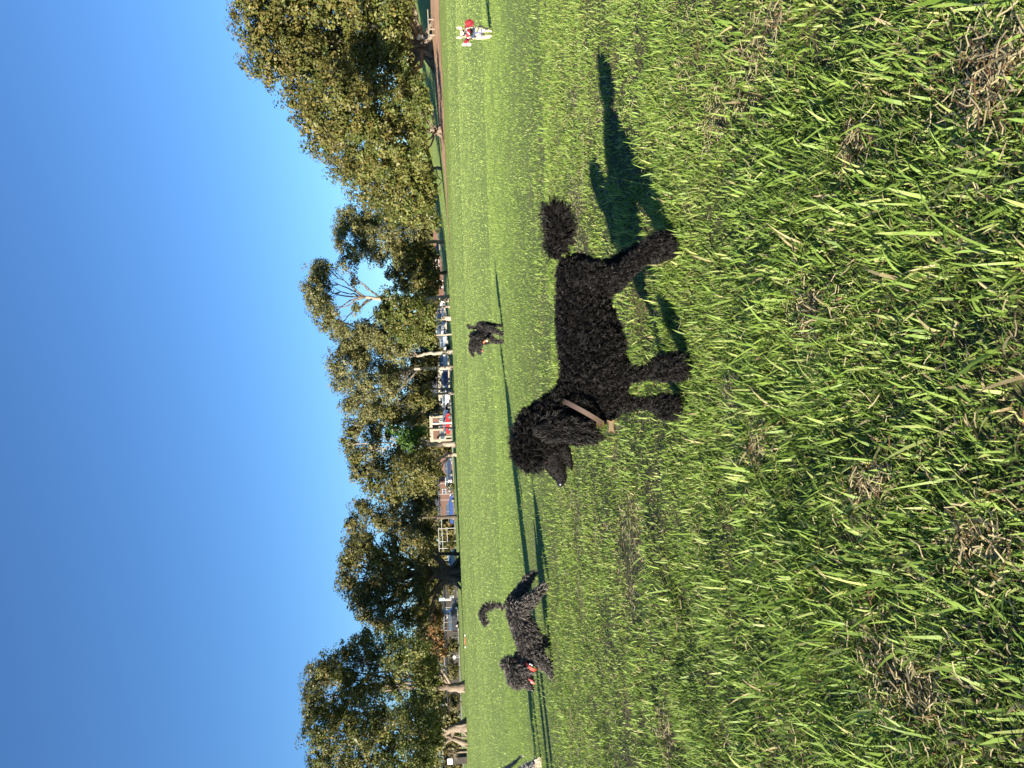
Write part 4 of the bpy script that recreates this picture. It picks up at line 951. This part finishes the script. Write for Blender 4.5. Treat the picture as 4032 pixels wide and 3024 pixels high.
def scarf():
    pts = [(968,330),(950,352),(965,372),(975,400),(985,425),(965,445),(975,470),(985,495),(965,515),(950,535)]
    sc0 = None
    A = [PC(c4, a, b_, D4-.215+.0006*abs(b_-432)) for a, b_ in pts]
    m_ = MB(); m_.tube(A, [.023]*len(A), 8); sc0 = m_.build('scarf', m_scr, chi, smooth=True)
    for i in range(0, len(A)-1, 2):
        a = A[i].lerp(A[i+1], .35); b_ = A[i].lerp(A[i+1], .75); MB().tube([a, b_], .0252, 8).build('white_stripe', m_scw, sc0, smooth=True)
    pm = MB(); c_ = PC(c4, 990, 302, D4-.20); rr = random.Random(4)
    pm.ell(c_, (.034,.03,.045), 14, 10); pmo = pm.build('red_pompom', m_scr, chi, smooth=True)
    ts = MB()
    for k_ in range(150):
        d = Vector((rr.gauss(0,1), rr.gauss(0,1), rr.gauss(0,1))).normalized(); q = c_+Vector((d.x*.032, d.y*.028, d.z*.043)); ts.tube([q, q+d*.014], [.004, .002], 4)
    tag(ts.build('yarn', m_scr, pmo), kind='stuff')
    tr = MB(); c_ = PC(c4, 955, 545, D4-.19)
    for k_ in range(46):
        e = PC(c4, rr.uniform(895, 1015), rr.uniform(575, 600), D4-.19+rr.uniform(-.04, .04)); tr.tube([c_, c_.lerp(e, .5)+Vector((0,0,.008)), e], [.006,.007,.005], 5)
    tag(tr.build('white_tassel', m_scw, chi), kind='stuff')
    tr = MB(); c_ = PC(c4, 950, 520, D4-.21)
    for k_ in range(16):
        e = PC(c4, rr.uniform(905, 985), rr.uniform(540, 572), D4-.22); tr.tube([c_, e], [.008,.006], 5)
    tag(tr.build('red_tassel', m_scr, chi), kind='stuff')
scarf()

# grey dog leaving the picture on the left -------------------------------------------
c5 = Conv(1600, 2500, 3.167); D5 = 6.4
ch = [
 dict(p=[(1255,1665,30,.12,1),(1330,1605,24,.14,1),(1400,1545,20,.14,1),(1452,1498,13,.14,1)], L=.012),
 dict(p=[(1420,1720,58,-.05,.8),(1500,1655,42,-.08,.9),(1570,1615,36,-.08,1),(1640,1575,34,-.08,1),(1690,1560,24,-.08,1)], L=.022),
 dict(p=[(1240,1740,80,.03,.85),(1250,1900,100,0,.8),(1290,2100,110,-.02,.8),(1320,2250,90,-.02,.8)], L=.025),
 dict(p=[(1270,2330,60,-.02,.9),(1200,2440,78,-.02,.9),(1240,2520,48,-.02,.9),(1260,2580,28,-.02,.9)], L=.025),
 dict(p=[(1380,2200,56,.05,.8),(1500,2260,34,.06,.9),(1620,2330,26,.06,1)], L=.02),
 dict(p=[(1380,2240,56,-.08,.8),(1500,2320,34,-.08,.9),(1640,2420,26,-.08,1)], L=.02),
 dict(p=[(1180,1700,18,.03,1),(1080,1690,16,.03,1),(1010,1730,12,.03,1)], L=.025),
]
m_fur5 = fur_mat('blue_grey_fur', (.22,.21,.20), .6, .35); m_skin5 = mat('grey_skin', (.16,.155,.15), .8)
gry, gb = dog('dog', 'blue grey dog leaving at the left edge with only its hind legs showing', D5, c5, None, ch, m_skin5, m_fur5, .012,
   dict(N=2400, width=.006, per=3, curl=.003, turns=.5, seed=9, droop=.3, flow=.7, segs=4, spread=.005), (2150, 3060))
tf = MB(); rr = random.Random(8)
for k_ in range(220):
    a, b_ = rr.uniform(1600, 1715), rr.uniform(1552, 1650); p = PC(c5, a, b_, D5-.135+rr.uniform(0,.03)); tf.tube([p, p+Vector((rr.uniform(0,.03), -.012, rr.uniform(-.03,.0)))], [.0035, .0012], 4)
tag(tf.build('cream_feathering', mat('cream_feather', (.62,.52,.38), .7), gry), kind='stuff')

# person standing in the shade -------------------------------------------------------
def person(X, D, label, leg=.12, ssc=1.0):
    g = float(hgt(X, D))
    rt = empty('person', (X, D, g), label, 'person')
    def cap(pts): 
        out = []
        for i in range(len(pts)-1):
            a, b_ = Vector(pts[i][:3]), Vector(pts[i+1][:3]); n = max(2, int((b_-a).length/.04))
            for k_ in range(n+1):
                t = k_/n; r_ = pts[i][3]*(1-t)+pts[i+1][3]*t; out.append((Vector((X, D, g))+a.lerp(b_, t), (r_, r_*.8, r_)))
        return out
    S = cap([(0,0,.95,.15),(0,0,1.2,.15),(0,0,1.40,.15),(0,0,1.5,.06),(0,0,1.62,.085),(0,0,1.68,.09)])
    for s_ in (-1, 1):
        S += cap([(s_*.09,0,.95,.10),(s_*leg*.95,-.02,.5,.065),(s_*leg,0,.08,.05),(s_*leg,-.14,.05,.04)])
        S += cap([(s_*.16,0,1.40,.07),(s_*.25,-.02,1.14,.045),(s_*.20,-.2,.98,.035),(s_*.18,-.27,.96,.04)])
    remeshed('body', S, .03, mat('skin', (.45,.26,.18), .6), rt, 3)
    m_ = MB(); m_.tube([(X,D,g+.88),(X,D,g+1.15),(X,D,g+1.38),(X,D,g+1.47)], [.19,.185,.19,.09], 12)
    for s_ in (-1, 1): m_.tube([(X+s_*.15,D,g+1.40),(X+s_*.25,D-.02,g+1.16)], [.085,.07], 8)
    tag(m_.build('shirt', M['white'], rt, smooth=True), kind=None)
    m_ = MB()
    for s_ in (-1, 1): m_.tube([(X+s_*.085,D,g+.95),(X+s_*leg*.95,D-.02,g+.5),(X+s_*leg,D,g+.1)], [.12,.085,.07], 8)
    m_.build('trousers', mat('dark_cloth', (.05,.05,.07), .9), rt, smooth=True)
    MB().ell((X,D+.02,g+1.70), (.098,.10,.09)).build('hair', mat('dark_hair', (.05,.035,.025), .8), rt, smooth=True)
person(P(1660, 146, 71).x, 71, 'person in a white shirt standing in the shade of the huge fig')
person(-3.42, 5.05, 'person standing just outside the left edge whose long shadow crosses the grass', leg=.20)

# shrubs added as dark masses in place of deep shade along the street
for i, (x_, y_, rx_, ry_, lb) in enumerate([(1782, 2545, 22, 42, 'low shrub added as dark shade behind the diamond sign'), (1778, 2640, 26, 40, 'rounded shrub added as dark shade right of the pale left fig trunk'), (1786, 2765, 26, 38, 'shrub added as dark shade between the two left figs'), (1772, 2320, 14, 26, 'small shrub added as dark shade left of the black fig trunk'), (1776, 2150, 14, 26, 'small shrub added as dark shade behind the white steel frame fence'), (1776, 1915, 12, 22, 'small shrub added as dark shade at the right end of the tall court fence'), (1768, 1375, 14, 22, 'small shrub added as dark shade between the leaning gum and the silver blue car')]):
    D_ = 124; b_ = P(x_, y_, D_); g_ = float(hgt(b_.x, D_)); rt_ = empty('shrub', (b_.x, D_, g_), lb, 'shrub', 'shrubs added as dark shade along the street side')
    MB().tube([(b_.x, D_, g_-.1), (b_.x, D_, g_+.6)], [.08, .04], 6).build('stem', M['bark_dark'], rt_)
    v_, f_, c_ = leaves([(x_, y_, rx_, ry_, 0)], D_, 'fig_dark', .9, .28, .5, 70+i)
    link('foliage', np_mesh('foliage', v_, [f_], c_), M['leaf'], rt_)
